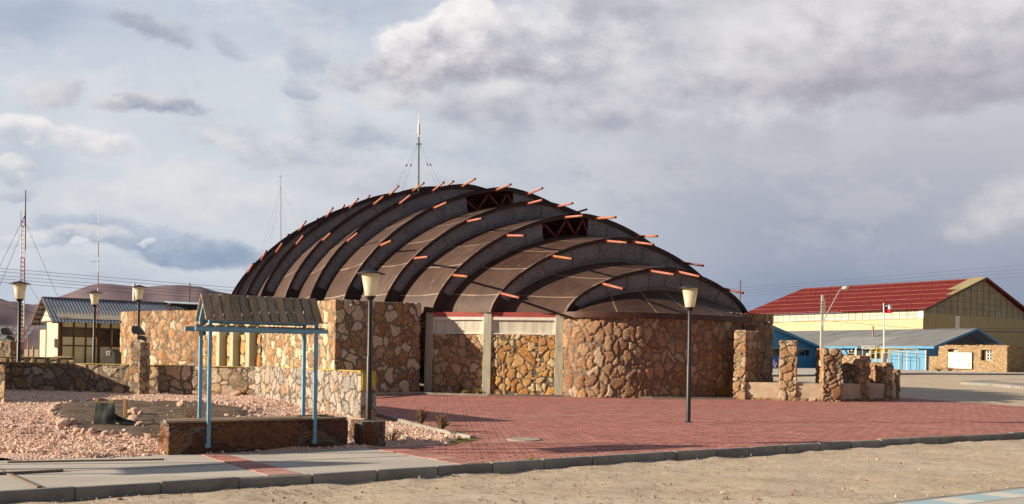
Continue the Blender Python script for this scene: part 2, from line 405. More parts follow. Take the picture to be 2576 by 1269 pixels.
M['grass_green'] = plain('green_grass', (.14, .15, .03), .8, .3, 12)
M['grass_straw'] = plain('straw_grass', (.34, .27, .07), .85, .25, 12)
def tint_by_random(name, cols, bump=.5):
    t = newmat(name)
    g = t.n('NewGeometry').outputs['Random Per Island']
    c = t.ramp(g, [(i/len(cols), x) for i, x in enumerate(cols)], 'CONSTANT')
    n = t.noise(t.obj, 30, 3); c = t.n('HueSaturation', {'Value': t.mr(n, .3, .7, .75, 1.2, False), 'Color': c}).outputs[0]
    return setb(t, c, .93, t.n('Bump', {'Strength': bump, 'Distance': .02, 'Height': n}).outputs[0], Specular_IOR_Level=.15)
M['gravel_stones'] = tint_by_random('gravel_stones', [(.76, .53, .42), (.78, .61, .49), (.70, .46, .35), (.80, .66, .55), (.74, .56, .45), (.60, .39, .30), (.78, .55, .42)])
M['road_stones'] = tint_by_random('road_stones', [(.36, .28, .19), (.45, .36, .26), (.30, .23, .16), (.28, .23, .19), (.52, .44, .34)])
def m_gravel():
    t = newmat('pink_gravel')
    vo = t.n('TexVoronoi', {'Vector': t.obj, 'Scale': 26.0}); c = vo.outputs['Color']; d = vo.outputs['Distance']
    sep = t.n('SeparateColor', {0: c}).outputs[0]
    col = t.ramp(sep, [(0, (.73, .50, .39)), (.2, (.78, .59, .47)), (.4, (.66, .43, .33)), (.6, (.80, .64, .53)), (.8, (.75, .54, .42))], 'CONSTANT')
    col = t.mix(t.mr(d, .40, .70, 0, .4), col, (.34, .19, .14))
    n = t.noise(t.obj, .7, 5); col = t.mix(t.mr(n, .45, .7, 0, .4), col, (.46, .27, .2))
    h = t.math('ADD', t.math('MULTIPLY', d, -1.0), t.math('MULTIPLY', t.noise(t.obj, 40, 3), .4))
    return setb(t, col, .95, t.n('Bump', {'Strength': .6, 'Distance': .03, 'Height': h}).outputs[0], Specular_IOR_Level=.1)
M['gravel'] = m_gravel()
def m_ground():
    t = newmat('dusty_ground')
    n1 = t.noise(t.mapv(t.obj, (.16, 1.5, 1), (0, 0, 0), (0, 0, rad(-27))), .8, 7, .66); n2 = t.noise(t.obj, 9, 5, .6); n3 = t.noise(t.obj, 55, 4, .7)
    big = t.noise(t.obj, .05, 4)
    c = t.mix(t.mr(n1, .35, .65), (.50, .415, .315), (.62, .54, .43))
    c = t.mix(t.mr(n2, .45, .7, 0, .6), c, (.30, .21, .13))
    c = t.mix(t.mr(big, .4, .65, 0, .35), c, (.50, .41, .31))
    c = t.mix(t.mr(n3, .52, .66, 0, .55), c, (.23, .17, .115))
    c = t.mix(t.mr(n3, .3, .4, .4, 0), c, (.58, .50, .40))
    h = t.math('ADD', t.math('MULTIPLY', n2, .5), t.math('MULTIPLY', n3, .6))
    return setb(t, c, .95, t.n('Bump', {'Strength': .9, 'Distance': .04, 'Height': h}).outputs[0], Specular_IOR_Level=.1)
M['ground'] = m_ground()
def m_brick():
    t = newmat('red_brick_paving')
    v = t.mapv(t.obj, (1, 1, 1), (0, 0, 0), (0, 0, rad(-4)))
    v = t.n('VectorMath', {0: v, 1: t.n('VectorMath', {0: t.noise(t.obj, 1.2, 2, out=1), 1: (.02, .02, 0)}, operation='MULTIPLY').outputs[0]}, operation='ADD').outputs[0]
    b = t.n('TexBrick', {'Vector': v, 'Color1': (0, 0, 0, 1), 'Color2': (1, 1, 1, 1), 'Mortar': (.5, .5, .5, 1), 'Scale': 1.0, 'Mortar Size': .007, 'Mortar Smooth': .3, 'Bias': 0.0, 'Brick Width': .24, 'Row Height': .12}, offset=.5)
    col = t.ramp(b.outputs['Color'], [(0, (.43, .165, .137)), (.3, (.51, .21, .172)), (.55, (.46, .18, .15)), (.8, (.55, .26, .215)), (1, (.37, .135, .11))])
    col = t.mix(b.outputs['Fac'], col, (.085, .03, .026))
    b2 = t.n('TexBrick', {'Vector': v, 'Color1': (0, 0, 0, 1), 'Color2': (1, 1, 1, 1), 'Mortar': (0, 0, 0, 1), 'Scale': 1.0, 'Mortar Size': .022, 'Mortar Smooth': .2, 'Bias': 0.0, 'Brick Width': .29, 'Row Height': .25}, offset=.37)
    nb = t.noise(t.obj, 2.2, 4, .7)
    col = t.mix(t.math('MULTIPLY', b2.outputs['Fac'], t.mr(nb, .42, .64, 0, .9)), col, (.055, .022, .02))
    col = t.n('HueSaturation', {'Value': t.mr(b2.outputs['Color'], 0, 1, .78, 1.22, False), 'Color': col}).outputs[0]
    n1 = t.noise(t.obj, .45, 5); col = t.mix(t.mr(n1, .4, .7, 0, .35), col, (.36, .165, .14))
    dst = t.noise(t.mapv(t.obj, (.5, 1.2, 1), (4, 2, 0)), .6, 6, .68); col = t.mix(t.mr(dst, .52, .72, 0, .5), col, (.44, .33, .26))
    n2 = t.noise(t.mapv(t.obj, (.5, 2.2, 1)), 2.6, 5, .65); col = t.mix(t.mr(n2, .52, .7, 0, .5), col, (.19, .06, .05))
    n4 = t.noise(t.obj, 30, 3); col = t.mix(t.mr(n4, .5, .75, 0, .35), col, (.45, .24, .2))
    h = t.math('ADD', t.math('MULTIPLY', b.outputs['Fac'], -1.0), t.math('ADD', t.math('MULTIPLY', b.outputs['Color'], .35), t.math('MULTIPLY', n4, .3)))
    return setb(t, col, .88, t.n('Bump', {'Strength': .8, 'Distance': .018, 'Height': h}).outputs[0], Specular_IOR_Level=.25)
M['brick'] = m_brick()
def m_roof(name, base, seam, white):
    t = newmat(name)
    uv = t.n('UVMap', uv_map='UVMap').outputs[0]; sx = t.n('SeparateXYZ', {0: uv}); u, v = sx.outputs[0], sx.outputs[1]
    n1 = t.noise(t.obj, .9, 5, .6); n2 = t.noise(t.mapv(uv, (6, .7, 1)), 1.3, 6, .65); n3 = t.noise(t.obj, 12, 4)
    c = t.mix(t.mr(n1, .35, .65), tuple(.82*x for x in base), tuple(1.15*x for x in base))
    c = t.mix(t.mr(n2, .50, .66, 0, .65), c, tuple(.45*x for x in base))
    c = t.mix(t.mr(n2, .30, .42, .3, 0), c, (.155, .095, .08))
    cell = t.n('TexWhiteNoise', {'Vector': t.n('CombineXYZ', {0: t.math('FLOOR', t.math('ADD', t.math('DIVIDE', v, seam), .5)), 1: t.n('ObjectInfo').outputs['Random'], 2: 0}).outputs[0]}, noise_dimensions='3D').outputs[0]
    c = t.n('HueSaturation', {'Value': t.mr(cell, 0, 1, .80, 1.22, False), 'Saturation': t.mr(cell, 0, 1, 1.1, .85, False), 'Color': c}).outputs[0]
    n5 = t.noise(t.mapv(t.obj, (1, 1, .35)), 3.2, 6, .7)
    c = t.mix(t.mr(n5, .60, .72, 0, .5), c, (.26, .20, .165)); c = t.mix(t.mr(n5, .38, .28, 0, .55), c, (.03, .018, .016))
    fr = t.math('FRACT', t.math('DIVIDE', v, seam))
    wob = t.math('MULTIPLY', t.math('SUBTRACT', n3, .5), .012)
    ln = t.mr(t.math('ABSOLUTE', t.math('SUBTRACT', t.math('ADD', fr, wob), .5)), .010, .020, 1, 0)
    c = t.mix(t.math('MULTIPLY', ln, t.mr(n1, .32, .62, .35, 1)), c, white)
    ed = t.mr(t.math('ADD', u, t.math('MULTIPLY', t.math('SUBTRACT', n3, .5), .05)), .012, .05, 1, 0)
    c = t.mix(t.math('MULTIPLY', ed, t.mr(n1, .45, .6, 0, .6)), c, (.33, .27, .2))
    h = t.math('ADD', t.math('MULTIPLY', n1, .5), t.math('MULTIPLY', ln, .2))
    return setb(t, c, .62, t.n('Bump', {'Strength': .5, 'Distance': .06, 'Height': h}).outputs[0], Specular_IOR_Level=.35)
M['roof'] = m_roof('brown_roof_sheet', (.070, .036, .025), 1.75, (.36, .27, .20))
def m_panel():
    t = newmat('smoky_panel')
    n1 = t.noise(t.obj, 1.1, 5, .6); n2 = t.noise(t.mapv(t.obj, (1, 1, 5)), 3, 4)
    c = t.mix(t.mr(n1, .35, .68), (.50, .54, .62), (.72, .74, .80))
    c = t.mix(t.mr(n2, .5, .7, 0, .4), c, (.33, .32, .31))
    setb(t, c, t.mr(n1, .3, .7, .22, .42), None, Specular_IOR_Level=.5)
    tr = t.n('BsdfTransparent', {0: (.9, .86, .86, 1)}); mx = t.n('MixShader', {0: .68, 1: t.b.outputs[0], 2: tr.outputs[0]})
    t.nt.links.new(mx.outputs[0], t.out.inputs[0]); return t.m
M['panel'] = m_panel()
def m_glass(name, c, rough=.12):
    t = newmat(name); n = t.noise(t.obj, 1.0, 4)
    return setb(t, t.mix(t.mr(n, .3, .7), tuple(.7*x for x in c), c), rough, Specular_IOR_Level=.6)
M['frosted'] = plain('frosted_window', (.62, .60, .50), .28, .2, 1.0, bump=.03, spec=.5, stretch=(4, 4, .6))
M['dark_glass'] = m_glass('dark_glass', (.022, .022, .02))
M['hall_glass'] = m_glass('blue_dark_glass', (.05, .06, .07))
M['solar_glass'] = m_glass('solar_glass', (.45, .5, .55), .2)
def m_lamp():
    t = newmat('lamp_glass'); z = t.noise(t.obj, 3, 3)
    c = t.mix(t.mr(z, .3, .7), (.80, .72, .54), (.86, .80, .64)); setb(t, c, .35, Specular_IOR_Level=.4)
    tl = t.n('BsdfTranslucent', {0: c}); mx = t.n('MixShader', {0: .45, 1: t.b.outputs[0], 2: tl.outputs[0]})
    t.nt.links.new(mx.outputs[0], t.out.inputs[0]); return t.m
M['lamp_glass'] = m_lamp()
def m_hill():
    t = newmat('hazy_hill_earth')
    n = t.noise(t.obj, .0016, 7, .6); n2 = t.noise(t.mapv(t.obj, (1, 1, 2)), .006, 6, .6)
    c = t.mix(t.mr(n, .35, .65), (.165, .128, .155), (.215, .16, .165)); c = t.mix(t.mr(n2, .42, .66, 0, .7), c, (.12, .105, .14))  # purple grey of the distance haze mixed into the earth colour
    return setb(t, c, .95, Specular_IOR_Level=.05)
M['hill'] = m_hill()
def m_paint_kerb():
    t = newmat('blue_white_kerb_paint')
    w = t.noise(t.obj, 6, 4)
    x = t.n('SeparateXYZ', {0: t.mapv(t.obj, (1, 1, 1), (0, 0, 0), (0, 0, rad(-38)))}).outputs[0]
    st = t.mr(t.math('FRACT', t.math('MULTIPLY', x, .95)), .56, .6)
    c = t.mix(st, (.34, .49, .55), (.62, .60, .53)); c = t.mix(t.mr(w, .5, .7, 0, .6), c, (.42, .38, .31))
    return setb(t, c, .85)
M['kerb_paint'] = m_paint_kerb()
M['joint_cream'] = plain('brass_joint', (.20, .175, .10), .6, .2, 5)
M['flashing'] = plain('grey_flashing', (.135, .135, .14), .55, .25, 2.5, stain=(.07, .065, .07), samt=.6, sscale=2)
M['bright_stone'] = stone_mat('ochre_stone', [(0.541, 0.274, 0.087), (0.622, 0.401, 0.17), (0.691, 0.552, 0.31), (0.568, 0.317, 0.111), (0.742, 0.617, 0.368), (0.494, 0.221, 0.075), (0.654, 0.465, 0.226), (0.657, 0.381, 0.12), (0.525, 0.285, 0.119)], (.22, .19, .145), (.66, .58, .48), .6)
M['white_shade'] = M['white_stone']
M['rod'] = plain('dark_red_rod', (.10, .045, .04), .6)
M['rust_pipe'] = plain('rusty_stove_pipe', (.24, .17, .12), .6, .3, 6)
M['mud_roof'] = plain('mud_roof', (.36, .24, .14), .95, .3, 3, bump=.6)
M['pale_concrete'] = plain('pale_pole_concrete', (.45, .42, .36), .9, .1, 2)
M['array_back'] = plain('array_back_sheet', (.17, .165, .165), .6, .15, 1)
M['gable_shade_yellow'] = plain('shaded_gable_cladding', (.40, .33, .165), .7, .08, .6, bump=.05, stain=(.38, .28, .10), samt=.3, sscale=.5)  # yellow cladding with the gable's shade darkened into its colour
M['batten'] = plain('gable_batten', (.19, .16, .105), .8)
M['lath_wood'] = plain('grey_lath', (.20, .155, .11), .9, .3, 4, stretch=(9, 9, 1))
# ------------------------------------------------------------------ sun, world, camera
SUN_AZ = Vector((-.97, -.21, 0)).normalized(); SUN_EL = rad(19.0)
sd = Vector((SUN_AZ.x*math.cos(SUN_EL), SUN_AZ.y*math.cos(SUN_EL), math.sin(SUN_EL)))
ld = bpy.data.lights.new('sun', 'SUN'); ld.energy = 5.0; ld.angle = rad(.6); ld.color = (1.0, .83, .62)
lo = bpy.data.objects.new('sun', ld); COL.objects.link(lo); lo.rotation_euler = sd.to_track_quat('Z', 'Y').to_euler()
W = bpy.data.worlds.new('World'); S.world = W; W.use_nodes = True; W.node_tree.nodes.clear()
def world():
    t = NT(W.node_tree)
    out = t.n('OutputWorld'); bg = t.n('Background'); t.nt.links.new(bg.outputs[0], out.inputs[0])
    d = t.n('TexCoord').outputs['Generated']; s = t.n('SeparateXYZ', {0: d}); x, y, z = s.outputs
    sky = t.n('TexSky', sky_type='NISHITA', sun_disc=False, sun_elevation=SUN_EL, sun_rotation=math.atan2(SUN_AZ.x, SUN_AZ.y), altitude=3700, air_density=1.0, dust_density=.6)
    ay = t.math('MAXIMUM', t.math('ABSOLUTE', y), .12)
    u = t.math('DIVIDE', x, ay); v = t.math('DIVIDE', z, ay)
    uv = t.n('CombineXYZ', {0: u, 1: v, 2: 0}).outputs[0]
    def fbm(sx, sy, off, detail=6, rough=.55, dist=0.0, dvec=None):
        vec = uv if dvec is None else t.n('VectorMath', {0: uv, 1: dvec}, operation='ADD').outputs[0]
        return t.noise(t.mapv(vec, (sx, sy, 1), (off, off*.7, off*1.3)), 1.0, detail, rough, dist)
    # soft wobble so that the placed cloud masses get ragged outlines
    wob = t.n('VectorMath', {0: t.n('VectorMath', {0: t.noise(t.mapv(uv, (9, 14, 1)), 1.0, 7, .62, 0, 1), 1: (.5, .5, .5)}, operation='SUBTRACT').outputs[0], 1: (.085, .055, 0)}, operation='MULTIPLY').outputs[0]
    su = t.n('SeparateXYZ', {0: t.n('VectorMath', {0: uv, 1: wob}, operation='ADD').outputs[0]}); wu, wv = su.outputs[0], su.outputs[1]
    def ell(px, py, rx, ry, ang=0.0):
        X, Y = U(px, py); bu, bv = (X-CX)/F, (CY-Y)/F; c, sn = math.cos(ang), math.sin(ang)
        a = t.math('SUBTRACT', wu, bu); b = t.math('SUBTRACT', wv, bv)
        du = t.math('ADD', t.math('MULTIPLY', a, c*F/rx), t.math('MULTIPLY', b, sn*F/rx)); dv = t.math('ADD', t.math('MULTIPLY', a, -sn*F/ry), t.math('MULTIPLY', b, c*F/ry))
        return t.math('SQRT', t.math('ADD', t.math('MULTIPLY', du, du), t.math('MULTIPLY', dv, dv))), dv, du
    rt = t.mr(u, -.20, .34)                        # clearer on the left, overcast on the right
    c_l = t.ramp(v, [(0, (.34, .42, .54)), (.06, (.45, .51, .60)), (.15, (.59, .62, .665)), (.24, (.48, .55, .645)), (.34, (.50, .555, .645)), (1, (.36, .44, .58))])
    c_r = t.ramp(v, [(0, (.20, .26, .37)), (.08, (.24, .295, .405)), (.16, (.34, .37, .455)), (.27, (.52, .525, .57)), (.40, (.60, .59, .62)), (1, (.4, .41, .47))])
    c = t.mix(rt, c_l, c_r)
    ve = fbm(2.2, 6.0, 3.1, 5, .5)
    c = t.mix(t.mr(ve, .34, .62, 0, .75), c, t.mix(rt, t.ramp(v, [(0, (.48, .54, .63)), (.1, (.63, .66, .70)), (1, (.64, .67, .71))]), t.ramp(v, [(0, (.27, .325, .43)), (.1, (.34, .375, .46)), (.3, (.54, .535, .565)), (1, (.58, .57, .60))])))
    g1 = fbm(4.2, 9.0, 11.3, 7, .55)
    c = t.mix(t.mr(g1, .50, .70, 0, .55), c, t.mix(rt, (.40, .46, .56), t.ramp(v, [(0, (.22, .27, .37)), (.2, (.36, .365, .43)), (1, (.40, .395, .45))])))
    det = fbm(20, 30, 2.2, 6, .6); mid = fbm(9, 14, 7.7, 6, .58)
    # every cloud: position, radii, how light its crown and how dark its base, softness, strength
    W_, G_ = (.86, .84, .83), (.36, .36, .44)
    clouds = [
        (520, 500, 420, 70, 0, (.72, .71, .71), (.56, .58, .63), .95, .7), (1000, 440, 300, 60, 0, (.64, .645, .66), (.45, .48, .54), .95, .7), (860, 300, 120, 40, -.2, (.62, .63, .66), (.38, .42, .50), .8, .6), (640, 380, 150, 30, -.2, (.72, .71, .70), (.47, .49, .55), .8, .7),
        (2330, 60, 620, 120, .1, (.74, .725, .735), (.44, .43, .48), .9, .75), (1700, 230, 560, 110, 0, (.70, .69, .71), (.42, .43, .49), .9, .7),
        (2180, 190, 520, 52, .10, (.52, .50, .535), (.33, .32, .385), .8, .85), (2480, 232, 260, 50, .15, (.48, .465, .51), (.33, .325, .395), .8, .8),
        (1930, 130, 110, 70, 0, (.74, .72, .72), (.52, .51, .54), .9, .6), (2540, 525, 150, 60, .2, (.66, .64, .65), (.42, .43, .48), .9, .75),
        (1550, 270, 230, 55, .2, (.60, .59, .62), (.36, .375, .45), .8, .75), (1230, 270, 200, 55, 0, (.62, .61, .63), (.37, .39, .47), .8, .8),
        (1010, 235, 95, 42, 0, (.74, .72, .71), (.50, .51, .55), .7, .8), (1240, 238, 60, 40, 0, (.74, .72, .71), (.42, .44, .50), .8, .7),
        (930, 335, 230, 40, -.05, (.60, .62, .65), (.36, .41, .50), .8, .75), (760, 360, 190, 40, -.15, (.66, .67, .69), (.40, .44, .52), .8, .7),
        (1150, 165, 290, 62, .03, (.70, .685, .69), (.33, .325, .395), .55, .95), (1010, 118, 95, 62, -.2, W_, (.42, .41, .46), .42, .95), (1180, 95, 125, 78, 0, (.93, .90, .88), (.42, .41, .47), .42, 1.0), (1290, 70, 110, 70, 0, (.80, .78, .78), (.42, .42, .48), .5, .95), (1170, 30, 60, 40, 0, (.93, .90, .88), (.7, .68, .68), .5, .9), (1500, 70, 260, 120, .1, (.74, .73, .735), (.44, .44, .50), .7, .9), (1560, 25, 130, 45, 0, (.50, .50, .54), (.38, .39, .46), .7, .85),
        (390, 80, 120, 30, -.25, (.56, .57, .62), (.34, .375, .46), .6, .9), (570, 115, 60, 22, -.4, (.55, .57, .63), (.38, .43, .53), .8, .7), (760, 145, 45, 50, .5, (.52, .545, .60), (.36, .41, .51), .8, .75), (750, 225, 50, 26, -.3, (.52, .545, .60), (.36, .41, .51), .8, .75),
        (370, 250, 140, 26, -.12, (.66, .64, .65), (.31, .345, .435), .5, .95), (130, 228, 95, 38, .1, (.68, .66, .67), (.46, .47, .53), .6, .9),
        (55, 318, 110, 44, -.05, (.84, .81, .79), (.48, .52, .60), .45, .95), (240, 345, 95, 34, -.2, (.80, .77, .76), (.54, .56, .61), .6, .9), (30, 415, 70, 40, -.2, (.80, .78, .76), (.42, .47, .55), .5, .9), (20, 478, 60, 22, 0, (.5, .53, .6), (.36, .43, .53), .6, .9),
        (150, 590, 170, 30, .15, (.74, .73, .73), (.40, .46, .56), .6, .85), (380, 605, 300, 44, -.16, (.46, .52, .61), (.25, .325, .45), .5, .95), (230, 590, 110, 22, 0, (.70, .69, .70), (.33, .40, .51), .6, .8), (355, 605, 22, 11, .5, (.76, .74, .74), (.5, .55, .62), .8, .9), (185, 618, 20, 10, .2, (.72, .71, .72), (.5, .55, .62), .8, .9), (560, 640, 120, 20, -.05, (.36, .43, .54), (.28, .36, .48), .8, .8)]
    brk = fbm(6.5, 10.5, 19.0, 8, .62); bm_ = t.mr(v, .07, .17, 0, 1)
    c = t.mix(t.math('MULTIPLY', t.mr(brk, .52, .62), t.math('MULTIPLY', bm_, .26)), c, t.mix(rt, (.78, .765, .755), (.60, .59, .61)))
    c = t.mix(t.math('MULTIPLY', t.mr(brk, .46, .36), t.math('MULTIPLY', bm_, .22)), c, t.mix(rt, (.42, .46, .55), (.37, .37, .435)))
    for (px, py, rx, ry, ang, cl, cd, soft, k) in clouds:
        r, dv, du = ell(px, py, rx, ry, ang)
        r2 = t.math('SUBTRACT', r, t.math('MULTIPLY', t.math('SUBTRACT', mid, .5), 1.7))
        m = t.mr(r2, 1.0-soft*.62, 1.0+soft*.38, 1, 0)
        L = t.math('ADD', t.math('ADD', t.math('MULTIPLY', dv, .42), t.math('MULTIPLY', du, -.10)), t.math('MULTIPLY', t.math('SUBTRACT', det, .47), 2.3))
        col = t.mix(t.mr(L, -.55, .62), cd, cl)
        c = t.mix(t.math('MULTIPLY', m, k), c, col)
    sk = t.n('VectorMath', {0: sky.outputs[0], 1: (.09, .09, .09)}, operation='MULTIPLY').outputs[0]
    thin = t.mr(ve, .42, .30)
    c = t.mix(t.math('MULTIPLY', thin, .25), c, sk)
    up = t.mr(z, .33, .55)
    c = t.mix(up, c, (.27, .30, .37))
    c = t.mix(t.mr(y, .15, -.35), c, (.175, .19, .23))
    c = t.mix(t.mr(z, -.02, 0, 1, 0), c, (.2, .16, .12))
    t.nt.links.new(c, bg.inputs[0]); bg.inputs[1].default_value = .63
world()
W.cycles.sampling_method = 'MANUAL'; W.cycles.sample_map_resolution = 256
cam = bpy.data.cameras.new('camera'); co = bpy.data.objects.new('camera', cam); COL.objects.link(co)
co.matrix_world = Matrix.Translation((0, 0, CAMH)) @ Matrix.Rotation(rad(90), 4, 'X') @ Matrix.Rotation(ROLL, 4, 'Z')
cam.sensor_width = 36; cam.lens = 36*F/2576; cam.shift_y = (CY-634.5)/2576; cam.clip_start = .1; cam.clip_end = 20000
S.camera = co
S.view_settings.view_transform = 'Standard'; S.view_settings.look = 'None'; S.view_settings.exposure = .78; S.view_settings.gamma = 1
S.cycles.max_bounces = 6; S.cycles.transparent_max_bounces = 8
# ------------------------------------------------------------------ ground
def structure(o): o['kind'] = 'structure'; return o
KERB = [(0, 1242), (182, 1231), (389, 1219), (573, 1207), (749, 1199), (906, 1189), (1059, 1180), (1201, 1170), (1332, 1162), (1456, 1155), (1571, 1147), (1681, 1140), (1786, 1134), (1975, 1122), (2150, 1112), (2308, 1104), (2451, 1097), (2576, 1090)]
kp = [G(*p) for p in KERB]
d0 = (kp[0]-kp[2]).normalized(); d1 = (kp[-1]-kp[-4]).normalized()
kp = [kp[0]+d0*9, kp[0]+d0*4] + kp + [kp[-1]+d1*3, kp[-1]+d1*9]
kp2 = [Vector((p.x, p.y)) for p in kp]
def dist_kerb(X, Y):
    best = np.full(np.shape(X), 99.); sgn = np.zeros(np.shape(X))
    for a, b in zip(kp2[:-1], kp2[1:]):
        ab = b-a; t = np.clip(((X-a.x)*ab.x+(Y-a.y)*ab.y)/ab.length_squared, 0, 1)
        dx = X-(a.x+ab.x*t); dy = Y-(a.y+ab.y*t); d = np.hypot(dx, dy); s = ab.x*dy-ab.y*dx
        m = d < best; best = np.where(m, d, best); sgn = np.where(m, s, sgn)
    return best, sgn
def ground():
    def axis(fine0, fine1, st, far0, far1):
        a = list(np.arange(fine0, fine1, st)); x = fine1; s = st
        while x < far1: a.append(x); s *= 1.25; x += s
        a.append(far1); b = []; x = fine0; s = st
        while x > far0: s *= 1.25; x -= s; b.append(max(x, far0))
        return np.array(sorted(set(b+a)))
    xs = axis(-9, 16, .13, -9000, 9000); ys = axis(5, 24, .13, -60, 9500)
    X, Y = np.meshgrid(xs, ys)
    Q = np.stack([X.ravel(), Y.ravel(), X.ravel()*0], 1)
    n = (vnoise(Q*.8+100, 1)-.5)*.05+(vnoise(Q*2.7+100, 2)-.5)*.03+(vnoise(Q*6+100, 3)-.5)*.018
    fade = ss(70, 20, np.hypot(X, Y)).ravel()
    d, s = dist_kerb(X.ravel(), Y.ravel())
    pile = .05*np.exp(-(d/.24)**2)*(.1+vnoise(Q*1.9+60, 5))*(s < 0)
    Z = gz(X, Y).ravel()-.158+n*fade+pile*fade
    me = bpy.data.meshes.new('ground'); o = bpy.data.objects.new('ground', me); COL.objects.link(o)
    H, Wd = X.shape
    V = np.stack([X.ravel(), Y.ravel(), Z], 1)
    idx = np.arange(H*Wd).reshape(H, Wd)
    fc = np.stack([idx[:-1, :-1].ravel(), idx[:-1, 1:].ravel(), idx[1:, 1:].ravel(), idx[1:, :-1].ravel()], 1)
    me.from_pydata(V.tolist(), [], fc.tolist()); me.materials.append(M['ground'])
    me.polygons.foreach_set('use_smooth', [True]*len(me.polygons)); structure(o)
ground()
def flat(name, pts, z, mat, thick=0.0):
    m = MB(); p = [(q[0], q[1], z) for q in pts]
    if thick: m.prism(p, (0, 0, -thick))
    else: m.poly(p)
    return structure(m.build(name, mat))
# kerb of precast blocks
def kerb(path, name, w, h, ztop, blk, mat, gap=.018):
    m = MB(); pts = [Vector((p[0], p[1])) for p in path]
    L = [0]
    for a, b in zip(pts[:-1], pts[1:]): L.append(L[-1]+(b-a).length)
    def at(s):
        for i in range(len(pts)-1):
            if s <= L[i+1] or i == len(pts)-2:
                t = (s-L[i])/(L[i+1]-L[i]); return pts[i].lerp(pts[i+1], t)
    s = 0; r = random.Random(3)
    while s < L[-1]-.1:
        e = min(s+blk-gap, L[-1]); a, b = at(s), at(e); d = (b-a); n = Vector((-d.y, d.x)).normalized()
        j = r.uniform(-.012, .012); k = r.uniform(-.012, .012)
        zt = ztop if not callable(ztop) else ztop(a)
        a = a+n*j; b = b+n*k; zt += r.uniform(-.010, .006)
        f0, f1 = Vector((a.x, a.y, zt-h)), Vector((b.x, b.y, zt-h))
        nn = Vector((n.x, n.y, 0)); ch = .03
        dz = Vector((0, 0, 1))
        sec = [(0, 0), (.012, h-ch), (.012+ch, h), (w, h), (w, 0)]
        A = [f0+nn*q[0]+dz*q[1] for q in sec]; Bq = [f1+nn*q[0]+dz*q[1] for q in sec]
        c = len(m.v); m.v += [tuple(x) for x in A+Bq]
        for i in range(4): m.f.append((c+i, c+i+1, c+5+i+1, c+5+i))
        m.f.append((c, c+4, c+3, c+2, c+1)); m.f.append((c+5, c+6, c+7, c+8, c+9))
        s += blk
    # mortar core a little behind the block faces
    for a, b in zip(pts[:-1], pts[1:]):
        d = (b-a); n = Vector((-d.y, d.x)).normalized()
        za = (ztop if not callable(ztop) else ztop(a))-.02
        m.obox((a.x+n.x*.035, a.y+n.y*.035, za-h+.01), (d.x, d.y, 0), (n.x*(w-.07), n.y*(w-.07), 0), (0, 0, h-.01))
    return structure(m.build(name, mat))
kerb(kp2, 'kerb', .13, .32, .014, .98, M['kerb_concrete'], .03)
kin = [p+Vector((-(b-a).y, (b-a).x)).normalized()*.11 for p, a, b in zip(kp2, [kp2[0]]+kp2[:-1], kp2[1:]+[kp2[-1]])]
def cut(px): # index in kin from which the kerb point lies right of px
    return [i for i, p in enumerate(kin) if CX+F*p.x/p.y > px]
g2 = lambda *p: Vector(G(*p)[:2])
# plaza of red brick
e0 = g2(1218, 1165); right = [kin[i] for i in cut(1225)]
plaza = [e0]+right+[Vector((26, 29)), g2(2576, 1023), g2(2412, 1012), g2(2281, 1001), Vector((17.5, 44)), Vector((14, 48)), Vector((-13, 47.5)), Vector((-7.7, 29.0)), Vector((-3.3, 23.2)), g2(940, 1044), g2(1082, 1081), g2(1188, 1105), g2(1150, 1117), g2(981, 1124.6)]
flat('plaza', plaza, 0.0, M['brick'], .3)
# concrete pavement with its brick bands
left = [kin[i] for i in range(len(kin)) if CX+F*kin[i].x/kin[i].y < 1150]
top = [g2(923, 1128), g2(870, 1131), g2(410, 1146), g2(200, 1154.5), g2(0, 1161), g2(-500, 1178)]
walk = left+[g2(1160, 1170.5)]+top+[left[0]+Vector((-1.2, 2.2))]
flat('pavement', walk, .010, M['pave_concrete'], .22)
def bandpaver(name, q, n, rows):
    m = MB(); a, b, c, d = [Vector(x) for x in q]     # a-b left edge far->near, d-c right edge far->near
    for i in range(n):
        for j in range(rows):
            t0, t1 = i/n+.004, (i+1)/n-.004; s0, s1 = j/rows+.02, (j+1)/rows-.02
            L = lambda t, s: a.lerp(b, t).lerp(d.lerp(c, t), s)
            p = [L(t0, s0), L(t1, s0), L(t1, s1), L(t0, s1)]; z = random.uniform(.018, .022)
            m.prism([(x.x, x.y, z) for x in p], (0, 0, -.05))
    return structure(m.build(name, M['pink_paver']))
bandpaver('paver_band', (g2(503, 1146), g2(672, 1199), g2(762, 1195), g2(556, 1142.7)), 7, 1)
bandpaver('paver_band', (g2(923, 1128), g2(1160, 1171.5), g2(1219, 1167), g2(981, 1124.8)), 9, 1)
def joints():
    m = MB()
    for a, b, w in (((386, 1180), (588, 1168.5), .02), ((656, 1165), (1033, 1149), .02), ((0, 1192), (386, 1180), .018)):
        p, q = G(*a), G(*b); d = (q-p).normalized(); n = Vector((-d.y, d.x, 0))*w
        m.prism([(x.x, x.y, .0135) for x in (p, q, q+n, p+n)], (0, 0, -.02))
    return structure(m.build('pavement_joint', M['soil']))
joints()
